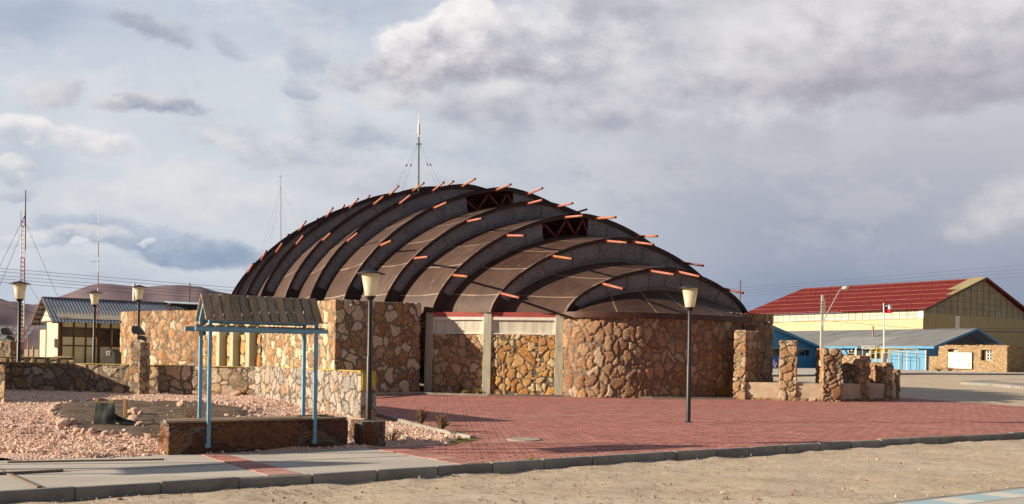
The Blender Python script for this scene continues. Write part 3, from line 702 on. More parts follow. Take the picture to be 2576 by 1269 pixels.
# ------------------------------------------------------------------ gravel bed and soil
WL0, WL1, WL2 = Vector((-17.6, 30.9)), Vector((-8.0, 28.55)), Vector((-3.72, 22.6))
gpoly = [Vector((-27, 30.9)), WL0+Vector((0, .1)), WL1+Vector((0, .1)), WL2+Vector((.15, .1)), g2(945, 1046), g2(1080, 1081), g2(1185, 1104), g2(1150, 1115), g2(975, 1121), g2(940, 1131), g2(870, 1135), g2(410, 1150), g2(200, 1159), g2(0, 1166), g2(-500, 1185), Vector((-27, 16))]
def inside(poly, X, Y):
    r = np.zeros(np.shape(X), bool); n = len(poly)
    for i in range(n):
        a, b = poly[i], poly[(i+1) % n]
        c = ((a.y > Y) != (b.y > Y)); xx = (b.x-a.x)*(Y-a.y)/((b.y-a.y) or 1e-9)+a.x
        r ^= c & (X < xx)
    return r
bedc = [(136, 1035), (150, 1022), (185, 1015), (238, 1012), (358, 1014), (480, 1017), (560, 1023), (625, 1036), (640, 1048), (600, 1062), (520, 1075), (440, 1092), (400, 1102), (334, 1104), (238, 1095), (186, 1085), (160, 1066), (140, 1052)]
bed = [g2(*p) for p in bedc]
GEDGE = list(zip(gpoly[4:14], gpoly[5:15]))
def hgravel(X, Y):
    Q = np.stack([np.ravel(X), np.ravel(Y), 0*np.ravel(X)], 1)
    n = (vnoise(Q*1.1+50, 21)-.5)*.07+(vnoise(Q*3.1+50, 22)-.5)*.045+(vnoise(Q*9+50, 23)-.5)*.03
    x, y = np.ravel(X), np.ravel(Y); best = np.full(x.shape, 9.)
    for a, b in GEDGE:
        ab = b-a; t = np.clip(((x-a.x)*ab.x+(y-a.y)*ab.y)/ab.length_squared, 0, 1)
        best = np.minimum(best, np.hypot(x-a.x-ab.x*t, y-a.y-ab.y*t))
    return (gz(x, y)+(.03+np.maximum(n, -.015)+.03)*ss(.05, .30, best)-.03).reshape(np.shape(X))
def gravel():
    xs = np.arange(-27, -.5, .1); ys = np.arange(13.5, 31.2, .1)
    X, Y = np.meshgrid(xs, ys); Z = hgravel(X, Y)
    cxx, cyy = (X[:-1, :-1]+X[1:, 1:])/2, (Y[:-1, :-1]+Y[1:, 1:])/2
    ok = inside(gpoly, cxx, cyy)
    idx = np.arange(X.size).reshape(X.shape)
    fc = np.stack([idx[:-1, :-1][ok], idx[:-1, 1:][ok], idx[1:, 1:][ok], idx[1:, :-1][ok]], 1)
    used = np.unique(fc); mp = np.full(X.size, -1); mp[used] = np.arange(len(used))
    V = np.stack([X.ravel(), Y.ravel(), Z.ravel()], 1)[used]
    me = bpy.data.meshes.new('gravel'); o = bpy.data.objects.new('gravel', me); COL.objects.link(o)
    me.from_pydata(V.tolist(), [], mp[fc].tolist()); me.materials.append(M['gravel'])
    me.polygons.foreach_set('use_smooth', [True]*len(me.polygons)); o['kind'] = 'structure'
    m = MB(); n = 0; r = random.Random(5)
    bx0, bx1, by0, by1 = -17, -1, 14, 30.5
    for q in range(110000):
        # denser towards the camera, where single stones read
        x, y = r.uniform(bx0, bx1), by0+(by1-by0)*r.random()**1.7
        if r.random() > (15.0/y)**1.5: continue
        if not inside(gpoly, np.array(x), np.array(y)) or (inside(bed, np.array(x), np.array(y)) and r.random() > .045): continue
        s = r.uniform(.009, .022)*(1.8 if r.random() < .08 else 1)
        z = float(hgravel(np.array([x]), np.array([y]))[0])+(.03 if inside(bed, np.array(x), np.array(y)) else 0)
        a = r.uniform(0, 6.28); c, sn = math.cos(a)*s, math.sin(a)*s; k = len(m.v); hh = s*r.uniform(.5, 1)
        for (ux, uy, uz) in ((-1, -1, -1), (1, -1, -1), (1, 1, -1), (-1, 1, -1), (-1, -1, 1), (1, -1, 1), (1, 1, 1), (-1, 1, 1)):
            f = r.uniform(.55, 1.1); ux, uy = ux*f, uy*r.uniform(.5, 1.05)
            m.v.append((x+ux*c-uy*sn, y+ux*sn+uy*c, z+uz*hh*r.uniform(.6, 1.1)+hh*.5))
        m.f += [tuple(k+i for i in w) for w in ((0, 3, 2, 1), (4, 5, 6, 7), (0, 1, 5, 4), (1, 2, 6, 5), (2, 3, 7, 6), (3, 0, 4, 7))]
        n += 1
        if n > 24000: break
    o = m.build('gravel_stones', M['gravel_stones'], fix=False); o['kind'] = 'stuff'; o['label'] = 'loose pale pink gravel stones spread over the bed'; o['category'] = 'gravel'
gravel()
def soil():
    c = sum(bed, Vector((0, 0)))/len(bed); m = MB(); rows = []
    ring = resamp([Vector((p.x, p.y, 0)) for p in bed+[bed[0]]], .18)[:-1]
    for k in range(15):
        f = k/14; rows.append([])
        for p in ring:
            q = Vector((c.x, c.y, 0)).lerp(p, f*1.03); Q = np.array([[q.x*2.2, q.y*2.2, 3.]]); Q2 = np.array([[q.x*7, q.y*7, 3.]])
            z = float(hgravel(np.array([q.x]), np.array([q.y]))[0])
            zz = float(gz(q.x, q.y))+.075+(vnoise(Q+40, 31)[0]-.5)*.07+(vnoise(Q2+40, 32)[0]-.5)*.04
            zz = max(zz, z+.012)*(1-ss(.9, 1, f))+(z-.03)*ss(.9, 1, f)
            rows[-1].append((q.x, q.y, zz))
        rows[-1].append(rows[-1][0])
    m.grid(rows); return structure(m.build('soil_bed', M['soil'], smooth=True))
soil()
def roadstones():
    m = MB(); r = random.Random(8)
    for q in range(9000):
        y = 9.5+14*r.random()**1.6; x = r.uniform(-.56, .56)*y
        d, s = dist_kerb(np.array(x), np.array(y))
        if s > 0 or d < .05: continue
        sz = r.uniform(.004, .010)*(2.2 if r.random() < .04 else 1); k = len(m.v); z = -.158+.05*math.exp(-(float(d)/.28)**2)
        for (ux, uy, uz) in ((-1, -1, -1), (1, -1, -1), (1, 1, -1), (-1, 1, -1), (-1, -1, 1), (1, -1, 1), (1, 1, 1), (-1, 1, 1)):
            m.v.append((x+ux*sz*r.uniform(.5, 1.2), y+uy*sz*r.uniform(.5, 1.2), z+(uz+.7)*sz*r.uniform(.5, 1)))
        m.f += [tuple(k+i for i in w) for w in ((0, 3, 2, 1), (4, 5, 6, 7), (0, 1, 5, 4), (1, 2, 6, 5), (2, 3, 7, 6), (3, 0, 4, 7))]
    o = m.build('road_grit', M['road_stones'], fix=False); o['kind'] = 'stuff'; o['label'] = 'small stones and grit scattered on the dirt road'; o['category'] = 'grit'
roadstones()
# edging strip between the gravel and the plaza
def edging():
    m = MB(); p = [G(942, 1044), G(1010, 1062), G(1082, 1081), G(1135, 1093), G(1188, 1105)]
    for a, b in zip(p[:-1], p[1:]): m.beam(a+Vector((0, 0, .01)), b+Vector((0, 0, .01)), .10, .12)
    m2 = [G(930, 994), G(1065, 991.5), G(1230, 996), G(1420, 998), G(1640, 1002.5), G(1850, 1005)]
    for a, b in zip(m2[:-1], m2[1:]): m.beam(a+Vector((0, -.1, .01)), b+Vector((0, -.1, .01)), .14, .12)
    return structure(m.build('edging', M['kerb_concrete']))
edging()
# near pavement with blue and white kerb, bottom right
def near_walk():
    a, b = G(2192, 1269, -.04), G(2576, 1224, -.04); d = (b-a).normalized(); n = Vector((d.y, -d.x, 0))
    a = a-d*4; b = b+d*6
    m = MB(); m.prism([(p.x, p.y, -.04) for p in (a, b, b+n*.13, a+n*.13)], (0, 0, -.25)); structure(m.build('near_kerb', M['kerb_concrete']))
    a1, b1 = a+n*.13, b+n*.13
    m = MB(); m.prism([(p.x, p.y, -.036) for p in (a1, b1, b1+n*.42, a1+n*.42)], (0, 0, -.25)); structure(m.build('painted_kerb', M['kerb_paint']))
    a2, b2 = a1+n*.42, b1+n*.42
    m = MB(); m.prism([(p.x, p.y, -.04) for p in (a2, b2, b2+n*3, a2+n*3)], (0, 0, -.25)); structure(m.build('near_pavement', M['pave_concrete']))
near_walk()
# far pavement, kerb and traffic island on the right
def far_side():
    zk = lambda p: float(gz(p.x, p.y))
    f = [G(1900, 944, -.02), G(1990, 944, -.02), G(2318, 939.5, -.02), G(2576, 941, -.02)]
    f = [Vector((p.x, p.y)) for p in f]; f = [f[0]+(f[0]-f[1])*3]+f+[f[-1]+(f[-1]-f[-2])*1.5]
    kerb(f, 'far_kerb', .2, .4, lambda p: zk(p)-.0, 1.5, M['kerb_concrete'], .05)
    m = MB(); rows = []
    for k in range(14):
        rows.append([(p.x+.1*k*0, p.y+.15+k*2.2, float(gz(p.x, p.y+.15+k*2.2))+.004) for p in f])
    m.grid(rows); structure(m.build('far_pavement', M['pave_concrete']))
    isl = [g2(2417, 962), g2(2424, 960), g2(2470, 957), g2(2576, 955), g2(2900, 955), g2(2900, 985), g2(2576, 974), g2(2500, 966.5)]
    m = MB(); m.prism([(p.x, p.y, float(gz(p.x, p.y))+.02) for p in isl], (0, 0, -.4)); structure(m.build('traffic_island', M['kerb_concrete']))
    fr = [g2(2417, 962), g2(2500, 966.5), g2(2576, 974), g2(2900, 985)]
    m = MB()
    for a, b in zip(fr[:-1], fr[1:]):
        za, zb = float(gz(a.x, a.y))+.024, float(gz(b.x, b.y))+.024; n = (b-a).normalized(); n = Vector((-n.y, n.x))
        m.quad((a.x, a.y, za), (b.x, b.y, zb), (b.x+n.x*.4, b.y+n.y*.4, zb), (a.x+n.x*.4, a.y+n.y*.4, za))
    structure(m.build('painted_kerb', M['kerb_paint']))
    s = [g2(2491, 959.5), g2(2540, 957), g2(2700, 956), g2(2700, 969), g2(2576, 966), g2(2530, 963)]
    m = MB(); m.poly([(p.x, p.y, float(gz(p.x, p.y))+.03) for p in s]); structure(m.build('island_soil', M['ground']))
far_side()
# hills
def hills():
    def ridge(name, pts, D0, depth, seed):
        n = 260; m = MB(); rows = []; px = np.linspace(pts[0][0], pts[-1][0], n)
        top = np.interp(px, [p[0] for p in pts], [p[1] for p in pts])
        for j in range(27):
            f = j/26; D = D0+depth*f; row = []
            for i in range(n):
                pk = P(px[i], top[i], D0+depth*.62); zt = max(pk.z, 0)
                g = float(ss(0, .62, f)) if f < .62 else float(1-.8*ss(.62, 1, f))
                x = pk.x*D/(D0+depth*.62)
                Q = np.array([[x/240, D/240, seed]]); Q2 = np.array([[x/80, D/80, seed]])
                nz = (vnoise(Q+300, seed)[0]-.5)*.34+(vnoise(Q2+300, seed+1)[0]-.5)*.12
                g = g+nz*g*(1-g)*3.0
                row.append((x, D, zt*g+(vnoise(Q2*1.7+90, seed+2)[0]-.5)*7*g*(1 if j != 16 else .4)-6*(1-g)))
            rows.append(row)
        m.grid(rows); o = m.build(name, M['hill'], smooth=True); structure(o)
    ridge('hills', [(-900, 800), (-500, 770), (-250, 745), (-60, 748), (0, 755), (45, 762), (62, 766), (82, 768), (100, 764), (140, 750), (180, 735), (215, 722), (240, 717), (262, 716), (290, 718), (330, 722), (370, 724), (400, 721), (440, 718), (470, 719), (505, 722), (540, 733), (580, 741), (640, 752), (800, 772), (1000, 800), (1300, 850), (1700, 870)], 2600, 1500, 3)
    ridge('hills', [(-900, 760), (-400, 740), (0, 752), (60, 772), (200, 770), (400, 790), (900, 850)], 5200, 1800, 9)
hills()
# ------------------------------------------------------------------ the domed building
AZ, OX, OY, EX, ZB = .458, -.243, 46.809, 1.623, 3.6
RIB = [[7.869, 0.184, 5.029, 2.219, 3.875], [5.982, 0.154, 6.471, 3.657, 2.637], [4.06, 0.095, 7.522, 4.914, 1.734], [2.079, 0.041, 8.084, 5.73, 0.628], [0.04, -0.037, 8.75, 6.712, -0.02], [-2.406, -0.105, 8.783, 7.283, -1.0], [-4.99, -0.12, 8.716, 7.535, -1.748], [-7.618, -0.178, 8.845, 7.684, -2.38], [-10.224, -0.217, 8.855, 7.633, -2.755], [-12.817, -0.225, 8.773, 7.491, -3.013], [-15.3, -0.23, 8.5, 7.2, -3.2]]
PH = [1.02, 1.10, 1.02, .95, 1.0, .95, .9, .9, .85, .8, .8]
PIPES = [[.242, .417, .55, .733], [.10, .283, .433, .542, .70], [.14, .292, .433, .542, .66], [.175, .308, .45, .55, .67], [.192, .317, .458, .558, .66], [.2, .325, .40, .475, .60], [.208, .333, .425, .52], [.208, .342, .44, .53], [.2, .333, .42], [.192, .30, .40], [.17, .28, .36]]
VA = Vector((math.sin(AZ), -math.cos(AZ), 0)); VB = Vector((math.cos(AZ), math.sin(AZ), 0)); VZ = Vector((0, 0, 1))
def ribn(i):
    th = RIB[i][1]; return VA*math.cos(th)-VZ*math.sin(th)
def ribp(i, t, dw=0.0, dh=0.0, dn=0.0):
    s, th, w, h, c = RIB[i]; w -= dw; h -= dh; a = t*math.pi; e = 2/EX
    cu = math.cos(a); u = -w*math.copysign(abs(cu)**e, cu)+c; v = h*max(0.0, math.sin(a))**e
    d = VZ*math.cos(th)+VA*math.sin(th)
    return Vector((OX, OY, ZB))+VA*s+VB*u+d*v+ribn(i)*dn
bld = thing('domed_building', (0, 44, 0), 'stone walled building under a brown armadillo-like roof of stepped arches with orange pipes', 'building')
NT_ = 40
ts = [k/NT_ for k in range(NT_+1)]
def pxof(p):
    x = F*p.x/p.y; y = -(p.z-CAMH)*F/p.y
    return CX+x*math.cos(ROLL)-y*math.sin(ROLL)
GAP = {4: (1179, 1288), 2: (1367, 1475), 6: (668, 708)}
def uvmesh(o, uvs):
    l = o.data.uv_layers.new(name='UVMap')
    for lp in o.data.loops: l.data[lp.index].uv = uvs[lp.vertex_index]
arches = []
rp = random.Random(21)
for i in range(len(RIB)):
    n = ribn(i); ph = PH[i]
    m = MB()
    # top chord (box section)
    sec = lambda t: [ribp(i, t, 0, 0, .13), ribp(i, t, .15, .17, .13), ribp(i, t, .15, .17, -.08), ribp(i, t, 0, -.02, -.08), ribp(i, t, 0, 0, .13)]
    m.grid([sec(t) for t in ts])
    # bottom chord
    m.tube([ribp(i, t, .60, ph, -.03) for t in ts], .05, 5)
    # foot plates at both ends
    for rng in ((0, .085), (.915, 1)):
        tt = [rng[0]+(rng[1]-rng[0])*k/6 for k in range(7)]
        m.grid([[ribp(i, t, .2, .2, .03), ribp(i, t, .62, ph, .03)] for t in tt])
    arch = m.build('arch', M['rib_steel'], bld)
    arches.append(arch)
    # lattice behind the panels
    m = MB(); K = 15
    tn = [.06+.88*k/K for k in range(K+1)]
    for k in range(K):
        a, b = ribp(i, tn[k], .62, ph, -.08), ribp(i, tn[k+1], .62, ph, -.08); c = ribp(i, (tn[k]+tn[k+1])/2, .2, .2, -.08)
        m.tube([a, c], .055, 6); m.tube([c, b], .055, 6)
    m.build('truss', M['truss'], arch, smooth=True)
    # smoky panels, one per bay
    lo_, hi_ = GAP.get(i, (0, 0))
    K2 = 10; pj = MB(); fl = MB()
    for k in range(K2):
        t0, t1 = .085+.83*k/K2, .085+.83*(k+1)/K2
        q = 8; sub = [t0+(t1-t0)*j/q for j in range(q+1)]
        keep = [t for t in sub if not (lo_ < pxof(ribp(i, t, .4, .5)) < hi_)]
        runs = []
        for t in keep:
            if runs and t-runs[-1][-1] < (t1-t0)/q*1.5: runs[-1].append(t)
            else: runs.append([t])
        for rr in runs:
            if len(rr) < 2: continue
            m = MB(); m.grid([[ribp(i, t, .14, .16, .02), ribp(i, t, .40, (ph+.24)/2, .03), ribp(i, t, .60, ph-.02, .02)] for t in rr])
            m.build('panel', M['panel'], arch)
            fl.grid([[ribp(i, t, .53, ph-.17, .045), ribp(i, t, .61, ph+.02, .045)] for t in rr])
        if k and not (lo_ < pxof(ribp(i, t0, .4, .5)) < hi_):
            pj.beam(ribp(i, t0, .2, .24, .045), ribp(i, t0, .6, ph, .045), .035, .03, n)
    for c in range(0, len(pj.v), 8):
        T = MB(); T.v = pj.v[c:c+8]; T.f = [tuple(z-c for z in f) for f in pj.f[c//8*6:c//8*6+6]]; T.build('panel_joint', M['joint_cream'], arch)
    if fl.v:
        cutp = [v for v in fl.v]; parts = []
        for f in fl.f:
            parts.append(f)
        A_, B_ = MB(), MB()
        for f in fl.f:
            q = [fl.v[z] for z in f]; mid = sum((Vector(z) for z in q), Vector())/4
            T = B_ if (hi_ and pxof(mid) > (lo_+hi_)/2) else A_
            T.quad(*q)
        for T in (A_, B_):
            if T.v: T.build('flashing', M['flashing'], arch, smooth=True)
    for t in PIPES[i]:
        mat = rp.choice([M['pipe_salmon'], M['pipe_salmon'], M['pipe_orange']]) if t < .62 else M['pipe_maroon']
        if i == 2 and t > .5: mat = M['pipe_orange']
        b = ribp(i, t, .08, .1, .05); e = b+n*1.78*rp.uniform(.93, 1.06)+VB*rp.uniform(-.04, .04)+VZ*rp.uniform(-.05, .03)
        m = MB(); m.tube([b, e], .054, 10)
        m.tube([b, b+n*.10], .095, 10)
        o = m.build('pipe', mat, arch, smooth=False)
        for pl in o.data.polygons:
            if len(pl.vertices) == 4: pl.use_smooth = True
        o.data.materials.append(M['pipe_end_shade'])
        # closed end cap, coloured black for the shade inside an open pipe
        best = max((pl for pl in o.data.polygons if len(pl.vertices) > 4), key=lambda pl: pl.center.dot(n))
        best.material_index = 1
# roof sheets
def sheet(A, B, name='roof_sheet', flip=False):
    nr = 5; m = MB(); uvs = []
    arc = [0.0]
    for k in range(1, len(A)): arc.append(arc[-1]+(A[k]-A[k-1]).length)
    rows = []
    for j in range(nr+1):
        f = j/nr; rows.append([a.lerp(b, f)+VZ*(-.05*math.sin(math.pi*f)) for a, b in zip(A, B)])
        uvs += [(f, x) for x in arc]
    m.grid(rows); o = m.build(name, M['roof'], bld, smooth=True, fix=False); uvmesh(o, uvs); return o
N1 = len(RIB)
for i in range(N1-1):
    A = [ribp(i, t, 0, -.03, .17) for t in ts]; B = [ribp(i+1, t, .62, PH[i+1]+.01, .0) for t in ts]
    sheet(A, B)
sheet([ribp(N1-1, t, 0, -.03, .1) for t in ts], [ribp(N1-1, t, 1.6, 2.0, -3.0) for t in ts])
sheet([ribp(N1-1, t, 1.6, 2.0, -3.0) for t in ts], [Vector((OX, OY, ZB))+VA*(RIB[-1][0]-5-3*math.sin(t*math.pi))+VB*(-6.4*math.cos(t*math.pi)-3.2) for t in ts])
# drum in front
w1, c1, s1 = RIB[0][2], RIB[0][4], RIB[0][0]
def drum(t, dr=0.0, z=0.0):
    a = t*math.pi; return Vector((OX, OY, z))+VA*(s1+(2.40+dr)*max(0, math.sin(a)))+VB*(-(w1+dr)*math.cos(a)+c1)
sheet([drum(t, .14, 3.60) for t in ts], [ribp(0, t, .62, PH[0]+.01, 0) for t in ts])
m = MB(); tf = [k/60 for k in range(61)]
m.grid([[drum(t, .15, 3.61), drum(t, .16, 3.36), drum(t, -.1, 3.36)] for t in tf]); m.build('fascia', M['brown_fascia'], bld)
stone_wall('stone_wall', [drum(t)[:2] for t in tf], .5, -.15, 3.40, M['drum_stone'], bld, (.40, .40, .52), .07, 5, .045, ends=False)
# window bays and columns on the left of the drum
CPT = [Vector((-3.72, 40.55)), Vector((-1.10, 39.70)), Vector((2.02, 39.22))]
for k, (a, b) in enumerate(zip(CPT[:-1], CPT[1:])):
    d = (b-a).normalized(); nb = Vector((-d.y, d.x)); p, q = a+d*.17+nb*.09, b-d*.17+nb*.09
    stone_wall('stone_wall', [p, q], .35, -.1, 2.62, M['wall_stone'] if k == 0 else M['bright_stone'], bld, (.36, .36, .42), .05, 31+k*7, .04, ends=False)
    P3 = lambda v, z, o=0.0: Vector((v.x+nb.x*o, v.y+nb.y*o, z))
    L = (q-p); l3 = Vector((L.x, L.y, 0)); n3 = Vector((nb.x, nb.y, 0))
    m = MB(); m.obox(P3(p, 3.38, .02), l3, n3*.3, (0, 0, .21)); m.build('lintel', M['red_lintel'], bld)
    m = MB(); fw = .07
    m.obox(P3(p, 3.25, .0), l3, n3*.12, (0, 0, .128)); m.obox(P3(p, 2.63, .0), l3, n3*.16, (0, 0, .05))
    dd = Vector((d.x, d.y, 0))
    for e in (0, L.length-.06): m.obox(P3(p, 2.68, .0)+dd*e, dd*.06, n3*.12, (0, 0, .568))
    wf = m.build('window', M['white_metal'], bld)
    m = MB(); m.obox(P3(p, 2.68, .09)+dd*.06, dd*(L.length-.12), n3*.02, (0, 0, .568)); m.build('pane', M['frosted'], wf)
for k, c in enumerate(CPT):
    d = (CPT[min(k+1, 2)]-CPT[max(k-1, 0)]).normalized(); d3 = Vector((d.x, d.y, 0)); n3 = Vector((-d.y, d.x, 0)); w = .36
    m = MB(); p = Vector((c.x, c.y, 0))-d3*w/2-n3*.02
    a = [p+Vector((0, 0, -.1)), p+d3*w+Vector((0, 0, -.1)), p+d3*w+n3*.6+Vector((0, 0, -.1)), p+n3*.6+Vector((0, 0, -.1))]
    b = [q+Vector((0, 0, 3.68))+n3*s for q, s in zip(a, (.1, .1, 0, 0))]
    m.v += [tuple(x) for x in a+b]; m.f += [(0, 1, 2, 3), (4, 5, 6, 7), (0, 1, 5, 4), (1, 2, 6, 5), (2, 3, 7, 6), (3, 0, 4, 7)]
    m.build('column', M['column'], bld, bevel=.012)
# tall stone block left of the bays: a bright face and a shaded one
stone_wall('stone_wall', [(-12.7, 45.8), (-11.85, 44.6), (-7.46, 38.5), (-4.05, 40.25)], .55, -.2, 3.95, M['white_shade'], bld, (.40, .40, .52), .055, 53, .045)
m = MB(); m.tube([P(878, 768, 39.1), P(885, 768.5, 38.6)], .07, 10); m.build('spout', M['grey_metal'], bld, smooth=True)
# window strip with columns, then the long left wing
a, b = Vector((-17.2, 50.35)), Vector((-12.6, 45.3)); d = (b-a).normalized(); nb = Vector((-d.y, d.x))
stone_wall('stone_wall', [a+nb*.15, b+nb*.15], .35, -.2, 2.55, M['bright_stone'], bld, (.45, .45, .6), .05, 61, .06, ends=False)
m = MB(); m.obox((a.x+nb.x*.3, a.y+nb.y*.3, 2.56), (b.x-a.x, b.y-a.y, 0), (nb.x*.05, nb.y*.05, 0), (0, 0, .95)); m.build('window', M['frosted'], bld)
m = MB(); m.obox((a.x+nb.x*.1, a.y+nb.y*.1, 3.5), (b.x-a.x, b.y-a.y, 0), (nb.x*.4, nb.y*.4, 0), (0, 0, .2)); m.build('lintel', M['red_lintel'], bld)
for px in (557, 591, 632):
    x, _ = U(px, 850); k = (x-CX)/F
    t = (k*a.y-a.x)/(d.x-k*d.y); c = a+d*t
    m = MB(); m.obox((c.x-d.x*.2-nb.x*.2, c.y-d.y*.2-nb.y*.2, -.2), (d.x*.4, d.y*.4, 0), (nb.x*.4, nb.y*.4, 0), (0, 0, 3.75)); m.build('column', M['green_column'], bld, bevel=.015)
stone_wall('stone_wall', [(-23.4, 54.6), (-22.0, 53.0), (-17.25, 50.4)], .6, -.2, 3.95, M['wall_stone'], bld, (.42, .42, .54), .06, 71, .055)
# stub wall on the right of the drum with a slit window
stone_wall('stone_wall', [(9.6, 40.85), (12.02, 42.15)], .6, -.2, 3.80, M['drum_stone'], bld, (.50, .50, .6), .06, 83, .05)
m = MB(); p, q = P(1868, 850, 41.25), P(1906, 848, 41.9)
m.prism([(p.x, p.y-.14, p.z), (q.x, q.y-.14, q.z), (q.x, q.y-.14, q.z+.55), (p.x, p.y-.14, p.z+.55)], (-.1, .25, 0)); m.build('vent', M['brown_wood'], bld)
m = MB(); m.tube([P(1925, 813, 42.0), P(1936, 812, 41.6)], .07, 10); m.build('spout', M['grey_metal'], bld, smooth=True)
# the sides that face away
stone_wall('stone_wall', [(12.0, 42.7), (11.6, 45.2), (10.4, 48.6), (8.4, 51.4), (4.6, 55), (1.2, 59.5), (-.2, 62.5), (-8, 66), (-18.5, 57.5), (-23.4, 54.8)], .5, -.2, 3.6, M['wall_stone'], bld, (.6, .6, .7), .1, 91, .25, ends=False)
# antenna on the dome
def guyed(loc, pole, rod, guys, label, cat='antenna'):
    pass
mast = thing('antenna_mast', tuple(P(1053, 479, 50.5)), 'guyed grey antenna mast with a white tip standing on top of the dome', 'antenna')
base = P(1053, 500, 50.5); top = P(1053.5, 345, 50.5)
m = MB(); m.tube([base, top], .045, 8); m.beam(P(1047.5, 363, 50.5), P(1060, 363, 50.5), .06, .06); m.build('pole', M['mast_metal'], mast, smooth=False)
m = MB(); m.tube([top, P(1053.6, 338, 50.5)], .03, 8); m.tube([P(1053.6, 338, 50.5), P(1053.6, 337, 50.5)], .09, 8); m.tube([P(1053.6, 337, 50.5), P(1053.7, 313, 50.5)], .065, 8); m.tube([P(1053.7, 313, 50.5), P(1054, 284, 50.5)], [.03, .012], 6); m.build('antenna', M['white_metal'], mast)
for (tx, ty, bx, by, db) in ((1048, 366, 987, 480, 49.2), (1050, 367, 1010, 480, 47.6), (1056, 368, 1103, 475, 47.4), (1058, 366, 1118, 476, 49.6)):
    a, b = P(tx, ty, 50.5), P(bx, by+8, db); m = MB(); m.tube([a, b], .005, 4); c = a.lerp(b, .4); m.tube([c, a.lerp(b, .44)], .035, 6); m.build('guy_wire', M['wire'], mast)
V3 = lambda a, z: Vector((a[0], a[1], z))
# ------------------------------------------------------------------ street lamps
def lamp(loc, h, w, label):
    t = thing('street_lamp', tuple(loc), label, 'street lamp', 'black street lamps around the square', world=False)
    k = w; zs = h-.12*k-.755*k; zc = zs-.12*k
    m = MB(); m.lathe([(.095*k, -.3), (.095*k, h*.42), (.078*k, h*.42+.02), (.078*k, zc)], n=14); m.lathe([(.17*k, -.3), (.17*k, .012), (.095*k, .03)], n=14)
    m.build('pole', M['black_paint'], t, smooth=True, local=True)
    m = MB(); m.lathe([(.078*k, zc-.03*k), (.115*k, zc), (.13*k, zc+.05*k), (.19*k, zc+.09*k), (.192*k, zs), (.02, zs+.005)], n=24); m.build('collar', M['black_paint'], t, smooth=True, local=True)
    m = MB(); m.lathe([(.185*k, zs+.002), (.315*k, zs+.755*k), (.02*k, zs+.757*k)], n=32); m.build('lamp_shade', M['lamp_glass'], t, smooth=True, local=True)
    zt = zs+.752*k
    m = MB(); m.lathe([(.02, zt), (.30*k, zt), (.49*k, zt-.012*k), (.5*k, zt-.002*k), (.49*k, zt+.012*k), (.30*k, zt+.06*k), (.28*k, zt+.08*k), (.1*k, zt+.105*k), (.09*k, zt+.13*k), (.0, zt+.135*k)], n=36); m.build('cap', M['black_paint'], t, smooth=True, local=True)
    for ob in t.children: pass
    return t
def lamp_px(bx, by, tx, ty, disc, D, zb, label):
    tp = P(tx, ty, D); b = Vector((P(bx, by, D).x, D, zb))
    return lamp(b, tp.z-zb, disc*D/F, label)
g = G(1731, 1063); lamp_px(1731, 1063, 1735, 718, 63.5, g.y, 0, 'black lamp with cream shade standing alone in the middle of the red brick plaza')
lamp_px(927, 1055, 933, 680, 74.6, 16.85, .45, 'largest black lamp, standing on the small stone plinth beside the bench')
lamp_px(47, 915, 51, 708, 50.8, 31.8, .30, 'black lamp in front of the red and white lattice tower, leftmost lamp')
lamp_px(236, 915, 238, 732, 39.6, 37.0, .67, 'black lamp in front of the middle of the tin roofed hut')
lamp_px(347, 900, 351, 718, 41.6, 35.3, .63, 'black lamp rising right behind the stone pillar with the floodlight')
lamp_px(315, 915, 317, 787, 22.8, 54.5, .98, 'smallest, farthest black lamp beside the brown hut door')
# ------------------------------------------------------------------ low walls
def zg(p): return float(gz(p.x, p.y))-.18
t = thing('low_wall', (-13, 30, 0), 'low grey field stone wall with a yellow line on top, behind the gravel bed', 'wall')
pth = [Vector((-26, 31.2)), WL0, WL1+Vector((.0, .02))]
stone_wall('masonry', pth, .42, zg, 1.20, M['field_stone'], t, (.42, .42, .36), .04, 101, .035, ends=False)
m = MB()
a, b = WL0, WL1; d = (b-a).normalized()
def yl(f0, f1, w, h):
    p, q = a.lerp(b, f0), a.lerp(b, f1); m.obox((p.x, p.y-.035, 1.198), (q.x-p.x, q.y-p.y, 0), (0, w, 0), (0, 0, h))
yl(.0, .225, .20, .022); yl(.25, .33, .1, .015); yl(.36, .50, .1, .022); yl(.52, .56, .1, .02); yl(.60, .74, .12, .02); yl(.80, .95, .08, .015)
m.build('painted_line', M['yellow_paint'], t)
t = thing('low_wall', (-6, 25.5, 0), 'low sunlit wall of pale flat stones with yellow paint at its near end', 'wall')
stone_wall('masonry', [WL1, WL2], .42, zg, lambda p: 1.235, M['flag_stone'], t, (.34, .34, .40), .02, 113, .03)
m = MB(); d = (WL2-WL1).normalized(); nb = Vector((-d.y, d.x))
for f0, f1 in ((.30, .42), (.47, .63), (.66, .80), (.83, 1.0)):
    p, q = WL1.lerp(WL2, f0), WL1.lerp(WL2, f1); m.obox((p.x-nb.x*.02, p.y-nb.y*.02, 1.232), (q.x-p.x, q.y-p.y, 0), (nb.x*.16, nb.y*.16, 0), (0, 0, .022))
p = WL2+d*.03
m.obox((p.x+nb.x*.01, p.y+nb.y*.01, .78), (d.x*.02, d.y*.02, 0), (nb.x*.17, nb.y*.17, 0), (0, 0, .43)); m.obox((p.x+nb.x*.2, p.y+nb.y*.2, .86), (d.x*.02, d.y*.02, 0), (nb.x*.17, nb.y*.17, 0), (0, 0, .38))
m.build('painted_line', M['yellow_paint'], t)
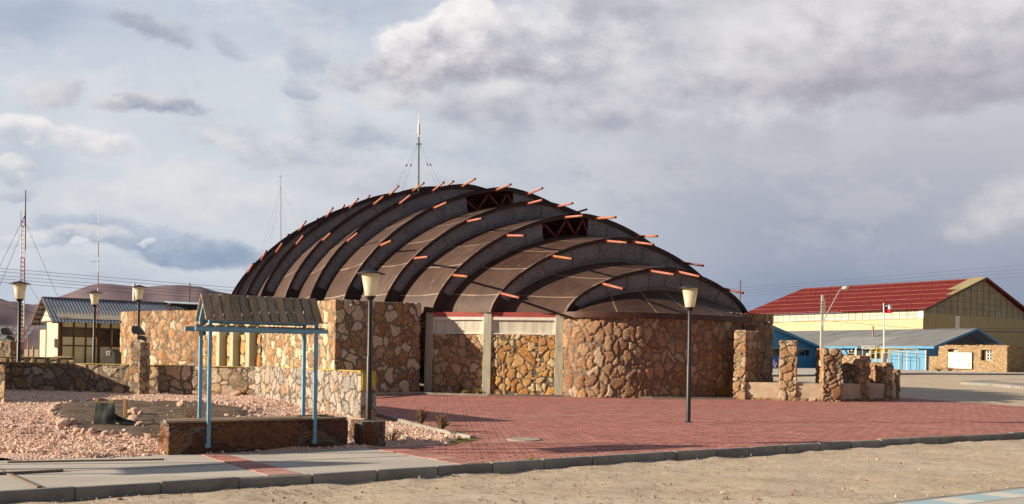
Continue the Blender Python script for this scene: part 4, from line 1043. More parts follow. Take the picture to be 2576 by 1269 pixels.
# pillar with floodlight
cpx = P(352, 998, 28.75); zb = float(gz(cpx.x, cpx.y))
t = thing('stone_pillar', (cpx.x, cpx.y, zb), 'square stone pillar standing in front of the low wall and carrying a floodlight', 'pillar')
zt = P(347, 862, 28.9).z
stone_block('masonry', (cpx.x, cpx.y, zb-.15), (-.37, .11, 0), (.13, .40, 0), zt-zb+.15, M['field_stone'], t, (.27, .27, .26), .03, 121, .03)
def floodlight(loc, rz, label):
    t = thing('floodlight', tuple(loc), label, 'floodlight', 'floodlights on stone pillars', rz=rz, world=False)
    s = .00192; q = lambda zx, zy, y=0: Vector(((zx-215)*s, y, (350-zy)*s))
    m = MB(); prof = [(100, 95), (112, 75), (205, 70), (255, 140), (305, 222), (235, 218), (150, 208), (112, 190), (100, 150)]
    m.prism([q(x, y, -.14) for x, y in prof], (0, .30, 0)); m.build('housing', M['dark_plastic'], t, local=True, bevel=.01)
    m = MB(); m.prism([q(x, y, -.09) for x, y in [(175, 265), (205, 225), (285, 235), (322, 262), (320, 335), (285, 318), (240, 300)]], (0, .2, 0)); m.build('ballast_box', M['dark_plastic'], t, local=True, bevel=.008)
    m = MB(); m.beam(q(195, 352), q(200, 300), .03, .08); m.beam(q(180, 300, -.05), q(300, 345, -.05), .02, .02); m.build('bracket', M['white_metal'], t, local=True)
    return t
fl = floodlight((cpx.x-.13, cpx.y+.22, zt-.01), .15, 'dark floodlight on top of the stone pillar, nearer of the two')
p0 = P(20, 900, 34.6)
t = thing('stone_pillar', (p0.x, p0.y, .4), 'stone pillar at the left edge carrying a floodlight, behind the low wall', 'pillar')
zt2 = P(20, 860, 34.6).z
stone_block('masonry', (P(31, 900, 34.4).x, 34.3, .3), (-.62, .16, 0), (.16, .55, 0), zt2-.3, M['field_stone'], t, (.4, .4, .36), .04, 131, .04)
f2 = dup_tree(fl); f2.location = (P(17, 858, 34.6).x, 34.7, zt2-.01); f2['label'] = 'dark floodlight at the left edge of the photo on the far stone pillar'
t = thing('planter', (-17, 35, .4), 'low dark stone planter wall with a yellow topped ledge, behind the lamp on the left', 'planter')
a, b = P(-140, 902, 33.6), P(188, 902, 34.0)
stone_wall('masonry', [a.xy, b.xy, (b.x*1.19, b.y+5.5)], .4, .1, 1.36, M['field_stone'], t, (.38, .38, .34), .05, 141, .05)
m = MB(); m.obox((a.x, a.y-.03, 1.362), (b.x-a.x, b.y-a.y, 0), (0, .06, 0), (0, 0, .02)); m.build('painted_line', M['yellow_paint'], t)
# wall end at the very left edge of the picture
p0 = P(-20, 1030, 24.2)
t = thing('wall_stub', (p0.x, p0.y, 0), 'stub of stone wall cut by the left edge of the photo, beside the gravel', 'wall')
stone_block('masonry', (P(12, 1030, 23.8).x, 23.8, .0), (-.9, .25, 0), (-.4, .5, 0), P(6, 921, 23.8).z, M['field_stone'], t, (.38, .38, .34), .05, 151, .035)
# ------------------------------------------------------------------ shelter over the stone bench
BA = math.atan2(1.6, 2.54); bx = Vector((math.cos(BA), math.sin(BA), 0)); by = Vector((-math.sin(BA), math.cos(BA), 0))
BO = Vector((-5.44, 14.54, 0))
def bench():
    t = thing('stone_bench', tuple(BO), 'long low stone slab bench with weathered planks laid along its top', 'bench')
    stone_block('base', (BO.x, BO.y, -.12), bx*3.02, by*.66, .63, M['seat_stone'], t, (1.25, 1.25, .62), .018, 168, .03, mort=(.015, .06))
    for k, (o, x0, x1, dz) in enumerate(((-.03, -.05, 3.0, 0), (.17, -.02, 2.6, .006), (.42, .1, 2.95, .0))):
        m = MB(); p = BO+bx*x0+by*o+Vector((0, 0, .515+dz)); m.obox(p, bx*(x1-x0), by*(.19 if k < 2 else .2), (0, 0, .035)); m.build('plank', M['wood'], t, bevel=.004)
    m = MB(); m.obox(BO+bx*2.2+by*.3+Vector((0, 0, .556)), bx*.62+by*.12, by*.05, (0, 0, .02)); m.build('plank', M['wood'], t)
    return t
bn = bench()
def shelter(loc, rz):
    t = thing('slatted_shelter', tuple(loc), 'pale blue timber frame with a pitched roof of grey slats, standing over the stone bench', 'shelter', rz=rz, world=False)
    L, Dp, ps = 1.79, .60, .058; ze, za = 2.23, 2.57
    for x in (0, L):
        for y, z0 in ((0, .12), (Dp, .54)):
            m = MB(); m.box(x-ps/2, x+ps/2, y-ps/2, y+ps/2, z0, ze); o = m.build('post', M['blue_paint'], t, local=True, bevel=.005)
            if y == 0:
                m = MB(); m.box(x-ps/2-.02, x+ps/2, y-ps/2-.006, y+ps/2, z0-.005, z0+.06); m.build('foot', M['blue_paint'], o, local=True)
        for y in (0, Dp):
            m = MB(); m.beam((x, y, ze-.03), (x, Dp/2, za), .072, .07, (1, 0, 0)); m.build('rafter', M['blue_paint'], t, local=True)
    for y in (-.012, Dp+.012):
        m = MB(); m.box(-ps/2, L+ps/2, y-.03, y+.03, ze-.085, ze-.015); m.build('eave_beam', M['blue_paint'], t, local=True, bevel=.004)
    for y in (-.065, Dp+.065):
        m = MB(); m.box(-.25, L+.18, y-.028, y+.028, 2.005, 2.075); m.build('cross_beam', M['blue_paint'], t, local=True, bevel=.004)
    r = random.Random(4)
    m = MB(); x = -.25
    while x < L+.1:
        m.box(x, x+.12, -.12, Dp+.12, 2.078, 2.10); x += .17
    m.build('upper_slats', M['wood'], t, local=True)
    for sgn, y0 in ((1, -.075), (-1, Dp+.075)):
        m = MB(); x = -.085; w = .134; gap = (L+.17-13*w)/12
        sl = Vector((0, sgn*(Dp/2+.075), za+.045-(ze-.055)))
        nn = sl.cross(Vector((1, 0, 0))).normalized()*.022
        if nn.z < 0: nn = -nn
        for k in range(13):
            j = r.uniform(-.006, .006); p = Vector((x+j, y0, ze-.055+r.uniform(-.004, .004)))
            m.obox(p, (w, 0, 0), sl*r.uniform(.985, 1.0), nn); x += w+gap
        m.build('roof_slats', M['slat_wood'], t, local=True, bevel=.003)
    return t
sh0 = BO+bx*.605-by*.06; sh1 = shelter(sh0, BA)
# the next bench and shelter along the pavement, just beyond the left edge: their shade lies on the pavement in view
off = -bx*7.0
c = dup_tree(bn); c.location = bn.location+off; c['label'] = 'second stone slab bench beyond the left edge of the photo'
c = dup_tree(sh1); c.location = sh0+off; c['label'] = 'second slatted shelter beyond the left edge of the photo, over its own bench'
# plinth under the near lamp
t = thing('stone_plinth', (-2.66, 16.46, 0), 'small stone plinth under the largest lamp, right of the bench', 'plinth')
stone_block('masonry', (-2.66, 16.46, -.1), (.377, .238, 0), (-.33, .53, 0), .55, M['seat_stone'], t, (.55, .55, .45), .025, 173, .03)
# ------------------------------------------------------------------ rocks
def rockmesh(k):
    bm = bmesh.new(); bmesh.ops.create_icosphere(bm, subdivisions=2, radius=1); r = random.Random(k)
    pl = [(Vector((r.gauss(0, 1), r.gauss(0, 1), r.gauss(0, 1))).normalized(), r.uniform(.55, .85)) for _ in range(9)]
    for v in bm.verts:
        for n, d in pl:
            e = v.co.dot(n)-d
            if e > 0: v.co -= n*e
        v.co *= r.uniform(.96, 1.04)
    bmesh.ops.scale(bm, vec=(1, r.uniform(.7, 1), r.uniform(.55, .8)), verts=bm.verts)
    me = bpy.data.meshes.new('rock'); bm.to_mesh(me); bm.free(); return me
RM = []
for k in range(9):
    me = rockmesh(k+40); me.materials.append([M['rock_pink'], M['rock_cream'], M['rock_pink']][k % 3]); RM.append(me)
mg = rockmesh(77); mg.materials.append(M['rock_grey'])
def rock(p, s, r, label, group, me=None):
    o = bpy.data.objects.new('rock', me or r.choice(RM)); COL.objects.link(o)
    o.location = (p.x, p.y, p.z+s*.25); o.scale = (s, s*r.uniform(.8, 1.1), s*r.uniform(.75, 1.1)); o.rotation_euler = (r.uniform(-.3, .3), r.uniform(-.3, .3), r.uniform(0, 6.28))
    return setp(o, label, 'rock', group)
r = random.Random(12)
def hz(x, y): return float(hgravel(np.array([x]), np.array([y]))[0])
ring = resamp([Vector((p.x, p.y, 0)) for p in bed+[bed[0]]], .17)[:-1]
for k, p in enumerate(ring):
    px = CX+F*p.x/p.y
    if px > 640: continue
    front = p.y < 20
    for q in range(2 if (front and r.random() < .55) else 1):
        x, y = p.x+r.uniform(-.10, .10), p.y+r.uniform(-.10, .14)*(1 if front else .6)
        rock(Vector((x, y, hz(x, y))), r.uniform(.05, .115), r, 'pale pink rock in the ring edging the dark soil bed', 'rocks ringing the soil bed')
for k in range(55):      # band of larger gravel at the left of the bed
    px, py = r.uniform(20, 200), r.uniform(1040, 1098)
    if py < 1052+(200-px)*.06: continue
    p = G(px, py); rock(Vector((p.x, p.y, hz(p.x, p.y))), r.uniform(.035, .085), r, 'pale broken rock heaped left of the soil bed', 'rocks heaped left of the soil bed')
for k in range(46):      # rocks on the far side, below the pale wall
    px, py = r.uniform(560, 890), r.uniform(1018, 1056)
    p = G(px, py); rock(Vector((p.x, p.y, hz(p.x, p.y))), r.uniform(.04, .10), r, 'pink rock strewn between the bench and the pale low wall', 'rocks strewn below the pale wall')
for (px, py, s, lab) in ((160, 1083, .19, 'largest pale rock at the near left rim of the soil bed'), (183, 1076, .17, 'second big rock at the near left rim of the soil bed'), (155, 1113, .11, 'lone rounded rock on the gravel left of the bed'),
                         (340, 1050, .17, 'tall pointed pink rock beside the single wooden stake'), (322, 1050, .12, 'smaller pink rock left of the pointed rock'), (354, 1052, .11, 'pale rock right of the pointed rock'),
                         (304, 1074, .10, 'rock holding down the tarpaulin at its near fold'), (334, 1068, .13, 'rock holding down the far end of the tarpaulin'), (348, 1078, .12, 'flat cream rock lying alone in the soil bed'), (594, 999, .17, 'pink rock at the foot of the low wall behind the shelter'),
                         (455, 1028, .14, 'rock inside the far right rim of the soil bed'), (425, 1030, .10, 'greyer rock inside the far rim of the soil bed')):
    p = G(px, py); rock(Vector((p.x, p.y, hz(p.x, p.y)+.02)), s, r, lab, None)
p = G(309, 1142); rock(Vector((p.x, p.y, hz(p.x, p.y))), .10, r, 'brown rounded stone on the gravel close to the pavement', None, mg)
p = G(875, 1052); rock(Vector((p.x, p.y, hz(p.x, p.y)+.05)), .16, r, 'dark brown lump of rock at the near end of the pale wall', None, mg)
# ------------------------------------------------------------------ tarpaulin and stakes
def stake(px, py0, py1, w, label, D=None):
    b = G(px, py1) if D is None else P(px, py1, D); D = b.y; tp = P(px, py0, D)
    m = MB(); m.obox((b.x-w/2, b.y-w/2, b.z-.15), (w, 0, 0), (0, w*.7, 0), (tp.x-b.x, 0, tp.z-b.z+.15)); o = m.build('wooden_stake', M['stake_wood'], bevel=.004)
    return setp(o, label, 'stake')
gt = G(262, 1076); DT = gt.y
stake(246, 1003, 1070, .06, 'wooden stake holding the left edge of the black tarpaulin', DT+.12)
stake(284, 1006, 1077, .07, 'wooden stake holding the right edge of the black tarpaulin', DT+.02)
stake(316, 1004, 1060, .075, 'single bare wooden stake right of the black tarpaulin')
def tarp():
    t = thing('tarpaulin', tuple(gt), 'crumpled black tarpaulin stretched between two stakes and trailing over the soil', 'tarpaulin')
    m = MB(); rows = []
    L0, L1, R0, R1 = P(233, 1077, DT-.05), P(241, 1013, DT+.06), P(291, 1080, DT-.08), P(289, 1013, DT-.05)
    for j in range(15):
        row = []
        for i in range(17):
            u, v = i/16, j/14; p = L0.lerp(R0, u).lerp(L1.lerp(R1, u), v)
            p.z -= .012*math.sin(math.pi*u)*v
            q = np.array([[u*3.2, v*3.0, 1.]]); q2 = np.array([[u*7+v*3, v*6, 4.]])
            p.y += -.03*math.sin(math.pi*u)*(1-v)+(vnoise(q+7, 3)[0]-.5)*.035+(vnoise(q2+7, 4)[0]-.5)*.012
            row.append(p)
        rows.append(row)
    m.grid(rows); m.build('sheet', M['tarp'], t, smooth=True, fix=False)
    m = MB(); rows = []
    for i in range(22):
        row = []; f = i/21; c = P(290+58*f, 1066-2*f, DT+.05); wd = .30*(1-f*.6)
        for j in range(9):
            v = j/8-.5; q = np.array([[i*.22, j*.3, 2.]]); hgt = (.13*(1-f)**1.4+.04)*math.cos(v*2.6)
            x, y = c.x, c.y+v*wd
            row.append((x+(vnoise(q+3, 8)[0]-.5)*.05, y, float(gz(x, y))+.08+hgt*(.55+.7*vnoise(q+9, 9)[0])))
        rows.append(row)
    m.grid(rows); m.build('trailing_sheet', M['tarp'], t, smooth=True, fix=False)
tarp()
for (a, b, w, h, lab) in (((18, 1167), (412, 1160), .05, .02, 'long thin wooden lath lying along the gravel edge of the pavement'), ((-30, 1199), (160, 1189.5), .06, .03, 'short lath lying in the middle of the concrete pavement'), ((0, 1190), (93, 1231), .05, .02, 'pale lath set across the pavement towards the kerb at the left')):
    p, q = G(*a), G(*b); d = (q-p).normalized(); n = Vector((-d.y, d.x, 0))*w
    m = MB(); m.obox((p.x, p.y, .014), (q.x-p.x, q.y-p.y, 0), n, (0, 0, h)); setp(m.build('wooden_lath', M['lath_wood'], bevel=.003), lab, 'lath')
# ------------------------------------------------------------------ dry plants and grass
def tuft(name, loc, n, h, spread, mat, label, group, lean=0.0, w=.006, curl=.5, twig=0, rs=1, cat='plant'):
    r = random.Random(rs); m = MB(); loc = Vector(loc)
    for k in range(n):
        a = r.uniform(0, 6.28); rr = r.random()**.7; hh = h*r.uniform(.5, 1.05); out = spread*rr
        dx, dy = math.cos(a)*out+lean*hh, math.sin(a)*out
        b = loc+Vector((math.cos(a)*spread*.22*rr, math.sin(a)*spread*.22*rr, -.02))
        pts = [b, b+Vector((dx*.25, dy*.25, hh*.45)), b+Vector((dx*.6, dy*.6, hh*.8)), b+Vector((dx*(1+curl*.3), dy*(1+curl*.3), hh*(1-.25*curl*rr)))]
        m.tube(pts, [w, w*.9, w*.7, w*.25], 3, cap=False)
        for q in range(twig):
            f = r.uniform(.35, .95); i = min(2, int(f*3)); s = pts[i].lerp(pts[i+1], f*3-i)
            e = s+Vector((r.uniform(-1, 1), r.uniform(-1, 1), r.uniform(.1, 1.1))).normalized()*h*r.uniform(.08, .25)
            m.tube([s, e], [w*.6, w*.2], 3, cap=False)
    o = m.build(name, mat, fix=False); return setp(o, label, cat, group)
p = G(452, 1138); tuft('dry_shrub', (p.x, p.y-.12, 0), 110, .52, .45, M['dry_twig'], 'bare grey twiggy shrub against the left end of the stone bench', None, .1, .008, .6, 7, 3, 'shrub')
p = G(475, 1105); tuft('dry_shrub', (p.x+.05, p.y-.25, .05), 34, .66, .24, M['dry_twig'], 'thin dry weeds rising over the left part of the bench front', None, .15, .006, .4, 6, 4, 'shrub')
p = G(905, 1118); tuft('dry_shrub', (p.x, p.y-.1, 0), 40, .30, .28, M['dry_twig'], 'low dry twigs between the bench and the lamp plinth', None, 0, .005, .6, 5, 5, 'shrub')
p = G(985, 1113); tuft('dry_shrub', (p.x, p.y, .03), 40, .26, .36, M['dry_twig'], 'low dry twigs right of the lamp plinth on the gravel', None, .1, .005, .6, 5, 6, 'shrub')
p = G(1058, 1071); tuft('dry_weed', (p.x, p.y, 0), 46, .46, .15, M['dry_stem'], 'tall brown dry weed at the plaza edge, left one of two', None, .12, .008, .2, 7, 7, 'weed')
p = G(1109, 1087); tuft('dry_weed', (p.x, p.y, 0), 46, .40, .17, M['dry_stem'], 'tall brown dry weed at the plaza edge, right one of two', None, .1, .008, .2, 7, 8, 'weed')
p = G(1145, 1096); tuft('dry_shrub', (p.x, p.y, 0), 40, .22, .34, M['dry_twig'], 'sparse low twigs at the tip of the gravel triangle', None, .3, .004, .6, 5, 9, 'shrub')
p = G(1170, 1108); tuft('grass_tuft', (p.x, p.y, 0), 90, .07, .22, M['grass_green'], 'green creeping weed at the tip of the gravel triangle', None, .2, .006, .9, 1, 10, 'grass')
p = G(1140, 1112); tuft('grass_tuft', (p.x, p.y, 0), 90, .05, .3, M['grass_green'], 'green creeping weed along the brick beside the gravel', None, .2, .006, .9, 1, 11, 'grass')
gl = [(1158, 991, .42, .13, 'g', 'dark green tuft at the foot of the shaded window bay'), (1166, 992, .22, .16, 's', 'yellow green tuft just right of the dark one'), (1202, 992, .30, .22, 's', 'yellow tuft left of the concrete column'), (1315, 995, .12, .2, 's', 'tiny grass at the foot of the bright ochre bay'),
      (1560, 998, .25, .15, 's', 'small straw tuft at the foot of the drum'), (1606, 999, .5, .22, 's', 'leaning straw tuft at the foot of the drum, near its shade line'), (1645, 1000, .24, .14, 's', 'small straw tuft left of the plaza lamp'), (1700, 1001, .2, .16, 's', 'low straw tuft close behind the plaza lamp'), (1812, 1001, .62, .55, 's', 'biggest bushy straw grass at the right foot of the drum'), (1880, 1003, .4, .18, 't', 'thin dry weed in front of the first plaster seat'), (1880+55, 1004, .15, .16, 't', 'small dry weed in front of the first plaster seat')]
for k, (px, py, h, sp, c, lab) in enumerate(gl):
    p = G(px, py); tuft('grass_tuft', (p.x, p.y-.25, 0), 110 if h > .3 else 60, h, sp, M[{'g': 'grass_green', 's': 'grass_straw', 't': 'dry_twig'}[c]], lab, None, .15, .010, .9, 0 if c != 't' else 4, 20+k, 'grass')
p = G(1340, 1158); tuft('grass_tuft', (p.x, p.y, 0), 40, .07, .1, M['grass_straw'], 'tiny yellow weed growing behind the kerb stones', None, 0, .006, .9, 2, 40, 'grass')
# manhole
p = G(1318, 1107); m = MB(); m.lathe([(.0, .02), (.33, .02), (.345, .012), (.345, -.1)], p, 40); setp(m.build('manhole_cover', M['manhole'], smooth=False), 'round pale concrete manhole cover set in the brick plaza', 'manhole cover')
# ------------------------------------------------------------------ ring of stone seats
t = thing('seat_ring', (13.5, 41, 0), 'curved ring of rough stone pillars stepping down with plastered seats between them', 'seating')
PP = [Vector(q) for q in ((9.72, 38.95), (11.62, 38.45), (13.36, 38.15), (15.08, 39.15), (16.6, 40.3), (17.65, 41.8))]
CC = Vector((13.3, 44.6)); SH = .74
tops = [P(1862, 834, 39.8).z, P(1975, 860, 39.3).z, P(2070, 878, 39).z, P(2140, 896, 40).z, P(2220, 914, 41).z, P(2270, 931, 42.4).z]
for k, (p, zt) in enumerate(zip(PP, tops)):
    d = (CC-p).normalized(); n = Vector((d.y, -d.x)); w = (.50, .68, .76, .56, .58, .50)[k]; L = (1.9, 1.0, .95, 1.1, 1.2, .7)[k]
    a = p-n*w/2-d*.05
    stone_block('pillar', (a.x, a.y, -.15), (n.x*w, n.y*w, 0), (d.x*L, d.y*L, 0), zt+.15, M['ring_stone'], t, (.40, .40, .36), .07, 201+k*3, .03, mort=(.08, .2))
for a, b in zip(PP[:-1], PP[1:]):
    d = (b-a).normalized(); n = Vector((-d.y, d.x)); p, q = a+d*.16, b-d*.16
    m = MB(); N = 14; rows = []
    for j in range(7):
        rows.append([(p.lerp(q, i/N).x+n.x*.003*math.sin(i*1.3+j), p.lerp(q, i/N).y+n.y*.003*math.sin(i*1.3+j*2), -.1+(SH+.1)*j/6) for i in range(N+1)])
    m.grid(rows); m.grid([[(p.lerp(q, i/N).x+n.x*y, p.lerp(q, i/N).y+n.y*y, SH) for i in range(N+1)] for y in (0, .55)])
    m.quad(V3(p+n*.55, -.1), V3(q+n*.55, -.1), V3(q+n*.55, SH), V3(p+n*.55, SH))
    m.build('seat', M['pale_plaster'], t)
    stone_wall('footing', [p-n*.05-d*.1, q-n*.05+d*.1], .2, -.1, .09, M['ring_stone'], t, (.3, .3, .2), .06, 260, .04)
# ------------------------------------------------------------------ tin roofed hut on the left
hf, hg = Vector((.79, .61)), Vector((-.61, .79))      # along the front, along the gable side
HC = Vector((-27.75, 56.0)); HL, HW = 12.5, 6.0; zb, ze, za = .7, 3.60, 4.98
hut = thing('hut', (HC.x, HC.y, 1.0), 'cream boarded hut with a pitched blue grey tin roof and brown framed windows', 'hut')
def hp(f, g, z): q = HC+hf*f+hg*g; return Vector((q.x, q.y, z))
f3, g3 = Vector((hf.x, hf.y, 0)), Vector((hg.x, hg.y, 0))
m = MB(); m.prism([hp(0, 0, zb), hp(0, HW, zb), hp(0, HW, ze), hp(0, HW/2, za-.08), hp(0, 0, ze)], f3*HL); m.build('wall', M['hut_cream'], hut)
m = MB(); m.prism([hp(-.03, .05, ze-.12), hp(-.03, HW-.05, ze-.12), hp(-.03, HW/2, za-.12)], f3*.025); m.build('gable_board', M['hut_white'], hut)
for side in (0, 1):
    m = MB(); sgn = 1 if side == 0 else -1
    e = hp(-.45, -.45 if side == 0 else HW+.45, ze-.26); rd = hp(-.45, HW/2, za)-e
    nr = rd.cross(f3*sgn); nr = nr.normalized(); nr = nr if nr.z > 0 else -nr
    m.corr(e, f3*(HL+.9), rd, 70, .022, nr, 6, 2); m.build('roof', M['zinc'], hut, smooth=True, fix=False)
    m = MB()
    for k in range(6):
        q = e+rd*(.04+.18*k)-nr*.09; m.beam(q, q+f3*.5, .07, .11)
    m.beam(e-nr*.06, e+rd-nr*.06, .05, .1); m.build('purlin', M['brown_wood'], hut)
m = MB(); m.beam(hp(-.46, HW/2, za+.02), hp(HL+.46, HW/2, za+.02), .34, .03); m.build('ridge_cap', M['zinc'], hut)
# front frames
m = MB(); fr = []
zs = lambda zy: P(200, 676.2+.203*zy, 57.3).z
fx = lambda px: (lambda k: (k*HC.y-HC.x)/(hf.x-k*hf.y))((U(px, 850)[0]-CX)/F)
xs = [fx(q) for q in (152, 186, 216, 247, 279, 306)]
Zt, Zc, Zm, Zs, Zb = ze-.05, zs(748), zs(850), zs(965), zb
for k, x in enumerate(xs): m.obox(hp(x-.07 if k else 0, -.05, zb), f3*(.18 if k in (0, 3) else .09), g3*.06, (0, 0, ze-zb-.05))
for z in (ze-.16, Zc, Zs): m.obox(hp(0, -.045, z), f3*(xs[-1]), g3*.05, (0, 0, .08))
m.obox(hp(0, -.045, Zm), f3*xs[3], g3*.05, (0, 0, .06))
m.obox(hp(-.05, -.0, zb), f3*.06, g3*.16, (0, 0, ze-zb)); m.obox(hp(-.045, HW-.1, zb), f3*.05, g3*.1, (0, 0, ze-zb)); m.obox(hp(-.045, HW*.62, zb), f3*.05, g3*.08, (0, 0, ze-zb)); m.obox(hp(-.045, 0, ze-.18), f3*.05, g3*HW, (0, 0, .08)); m.obox(hp(-.044, HW*.62, zs(752)), f3*.05, g3*HW*.38, (0, 0, .05))
m.build('frame', M['brown_wood'], hut)
m = MB()
for k in range(5): m.obox(hp(xs[k]+.05, -.02, Zc+.08), f3*(xs[k+1]-xs[k]-.1), g3*.015, (0, 0, ze-.16-Zc-.08))
for k in range(3): m.build('infill_panel', M['cream'], hut) if k == 0 else None; m = MB() if k == 0 else m; m.obox(hp(xs[k]+.05, -.02, Zs+.08), f3*(xs[k+1]-xs[k]-.1), g3*.015, (0, 0, Zm-Zs-.08))
m.corr(hp(0, -.024, zb), f3*xs[3], (0, 0, Zs-zb), 26, .012, -g3, 6); m.corr(hp(xs[3]+.1, -.024, zb), f3*(xs[5]-xs[3]-.1), (0, 0, Zs-zb), 14, .012, -g3, 6)
m.build('infill_panel', M['cream'], hut)
for k in range(3):
    m = MB(); m.obox(hp(xs[k]+.05, -.02, Zm+.06), f3*(xs[k+1]-xs[k]-.1), g3*.015, (0, 0, Zc-Zm-.06)); m.build('window', M['dark_glass'], hut)
for k in (3, 4):
    m = MB(); m.obox(hp(xs[k]+.1, -.02, Zs+.08), f3*(xs[k+1]-xs[k]-.15), g3*.015, (0, 0, Zc-Zs-.08)); m.build('window', M['dark_glass'], hut)
m = MB(); m.obox(hp(xs[5]+.1, -.03, zb), f3*1.0, g3*.03, (0, 0, 2.35)); m.build('door', M['brown_wood'], hut)
m = MB()
for k in range(4): m.obox(hp(-.035, HW*.68+k*.46, zs(748)), f3*.02, g3*.38, (0, 0, .48))
m.build('window', M['hall_glass'], hut)
m = MB(); m.obox(hp(-.18, .35, zs(985)), f3*.15, g3*.35, (0, 0, .55)); m.build('meter_box', M['grey_metal'], hut)
# solar collector on the roof
e = hp(0, -.45, ze-.26); rd = hp(0, HW/2, za)-e
q = (P(445, 800, 60)); f0 = fx(447)
t = thing('rooftop_collector', tuple(hp(f0, HW*.3, 4.6)), 'tilted solar panel on a brown frame on the right end of the hut roof', 'solar panel')
A = hp(f0, 0, 0); A = Vector((A.x, A.y, ze-.26))+rd*.50; B = A+f3*2.3
m = MB(); up = Vector((0, 0, .72)); bk = Vector((rd.x, rd.y, 0)).normalized()
m.obox(A+up, (B-A)*.49, bk*1.2+Vector((0, 0, .18)), (0, 0, .05)); m.obox(A+up+(B-A)*.51, (B-A)*.49, bk*1.2+Vector((0, 0, .18)), (0, 0, .05)); m.build('panel', M['solar_glass'], t)
m = MB()
for s in (A, B, A.lerp(B, .5)): m.beam(s-Vector((0, 0, .1)), s+up, .05, .05); m.beam(s+up, s+rd*.32, .04, .04)
m.beam(A, B, .05, .05); m.build('frame', M['brown_wood'], t)
# grey notice slab in front of the hut
D = 51.0; t = thing('notice_slab', tuple(P(272, 915, D)), 'dark grey slab with a cut corner and a small white notice, in front of the hut', 'notice board')
z0 = .8; q = lambda px, py, o=0: P(px, py, D)+Vector((0, o, 0))
b0, b1 = q(259, 930), q(288, 930)
m = MB(); m.prism([Vector((b0.x, D, z0)), Vector((b1.x, D, z0)), q(288.5, 889), q(279, 879), q(259, 879)], (.25, .3, 0)); m.build('slab', M['board_grey'], t)
m = MB(); c0, c1 = q(267, 894.5, -.02), q(277.5, 883.5, -.02); m.box(c0.x, c1.x, D-.02, D-.005, c0.z, c1.z); pl = m.build('notice', M['panel_white'], t)
m = MB(); r = random.Random(2)
for row, (n, w) in enumerate(((3, .11), (4, .14), (8, .18))):
    zc = c1.z-.05-.055*row; x = (c0.x+c1.x)/2-w/2
    for k in range(n):
        s = w/n; m.box(x+k*s, x+k*s+s*.78, D-.024, D-.02, zc-.032, zc)
m.build('lettering', M['lettering'], pl)
# solar array and stakes at the far left
t = thing('solar_array', tuple(P(20, 880, 70)), 'long rack of solar panels seen from behind, left of the hut', 'solar panels')
a, b = P(-140, 822, 70), P(91, 820, 69); lo = Vector((0, -2.2, -1.75))
m = MB(); m.obox(a, b-a, lo, (0, 0, .04)); m.build('panel', M['array_back'], t)
m = MB()
for k in range(6): m.beam(a+lo*(k/5)-Vector((0, .06, .03)), b+lo*(k/5)-Vector((0, .06, .03)), .07, .10)
for k in range(12): p = a.lerp(b, (k+.3)/12); m.beam(p-Vector((0, .05, .02)), p+lo-Vector((0, .05, .02)), .05, .06)
for k in range(5): p = a.lerp(b, (k+.5)/5)+lo*.5; m.beam(p, Vector((p.x, p.y, .4)), .1, .1)
m.build('rack', M['solar_back'], t)
for px, y0, lab in ((41, 853, 'yellow post beside the leftmost lamp'), (71, 854, 'yellow post in the middle, between the tower and the hut'), (83.5, 872, 'shorter yellow post next to the hut wall')):
    D = 46; b = P(px, 905, D); tp = P(px+.8, y0, D); m = MB(); m.tube([b-Vector((0, 0, .4)), tp], .05, 8); setp(m.build('wooden_post', M['stake_wood']), lab, 'post')
# ------------------------------------------------------------------ masts on the left
D = 48.0; t = thing('lattice_tower', tuple(P(58, 900, D)), 'slim red and white ladder like radio tower with a rod on top', 'tower')
q = lambda px, py, y=0: P(px, py, D)+Vector((0, y, 0))
def seg(y0, y1, mat):
    m = MB(); off = lambda py: (py-570)/330*-3.4
    ax = lambda py: (53.6+off(py), 62.6+off(py))
    for (i, dy) in ((0, 0), (1, 0), (.5, .2)):
        x0 = ax(y0)[0]*(1-i)+ax(y0)[1]*i; x1 = ax(y1)[0]*(1-i)+ax(y1)[1]*i; m.tube([q(x0, y0, dy), q(x1, y1, dy)], .022, 5)
    y = y0
    while y < y1:
        a = ax(y); m.tube([q(a[0], y), q(a[1], y)], .014, 4); m.tube([q(a[0], y), q((a[0]+a[1])/2, y+3, .2)], .012, 4); m.tube([q(a[1], y), q((a[0]+a[1])/2, y+3, .2)], .012, 4); y += 10.8
    m.build('section', mat, t)
seg(558, 570, M['red_metal']); seg(570, 649, M['white_metal']); seg(649, 745, M['red_metal']); seg(745, 822, M['white_metal']); seg(822, 912, M['red_metal'])
m = MB(); m.tube([q(61.3, 630, .06), q(63, 478, .06)], [.04, .025], 6)
for x in (53.8, 62.8): m.tube([q(x, 560), q(60.6, 544, .05)], .018, 4)
m.tube([q(52.6, 565), q(52.8, 530)], .014, 4); m.build('rod', M['rod'], t)
for (a, b, db) in (((53, 562), (-30, 730), 44), ((53, 590), (-30, 790), 40), ((64, 561), (172, 808), 47), ((62, 700), (125, 800), 47)):
    m = MB(); m.tube([q(*a), P(*b, db)], .010, 4); m.build('guy_wire', M['wire'], t)
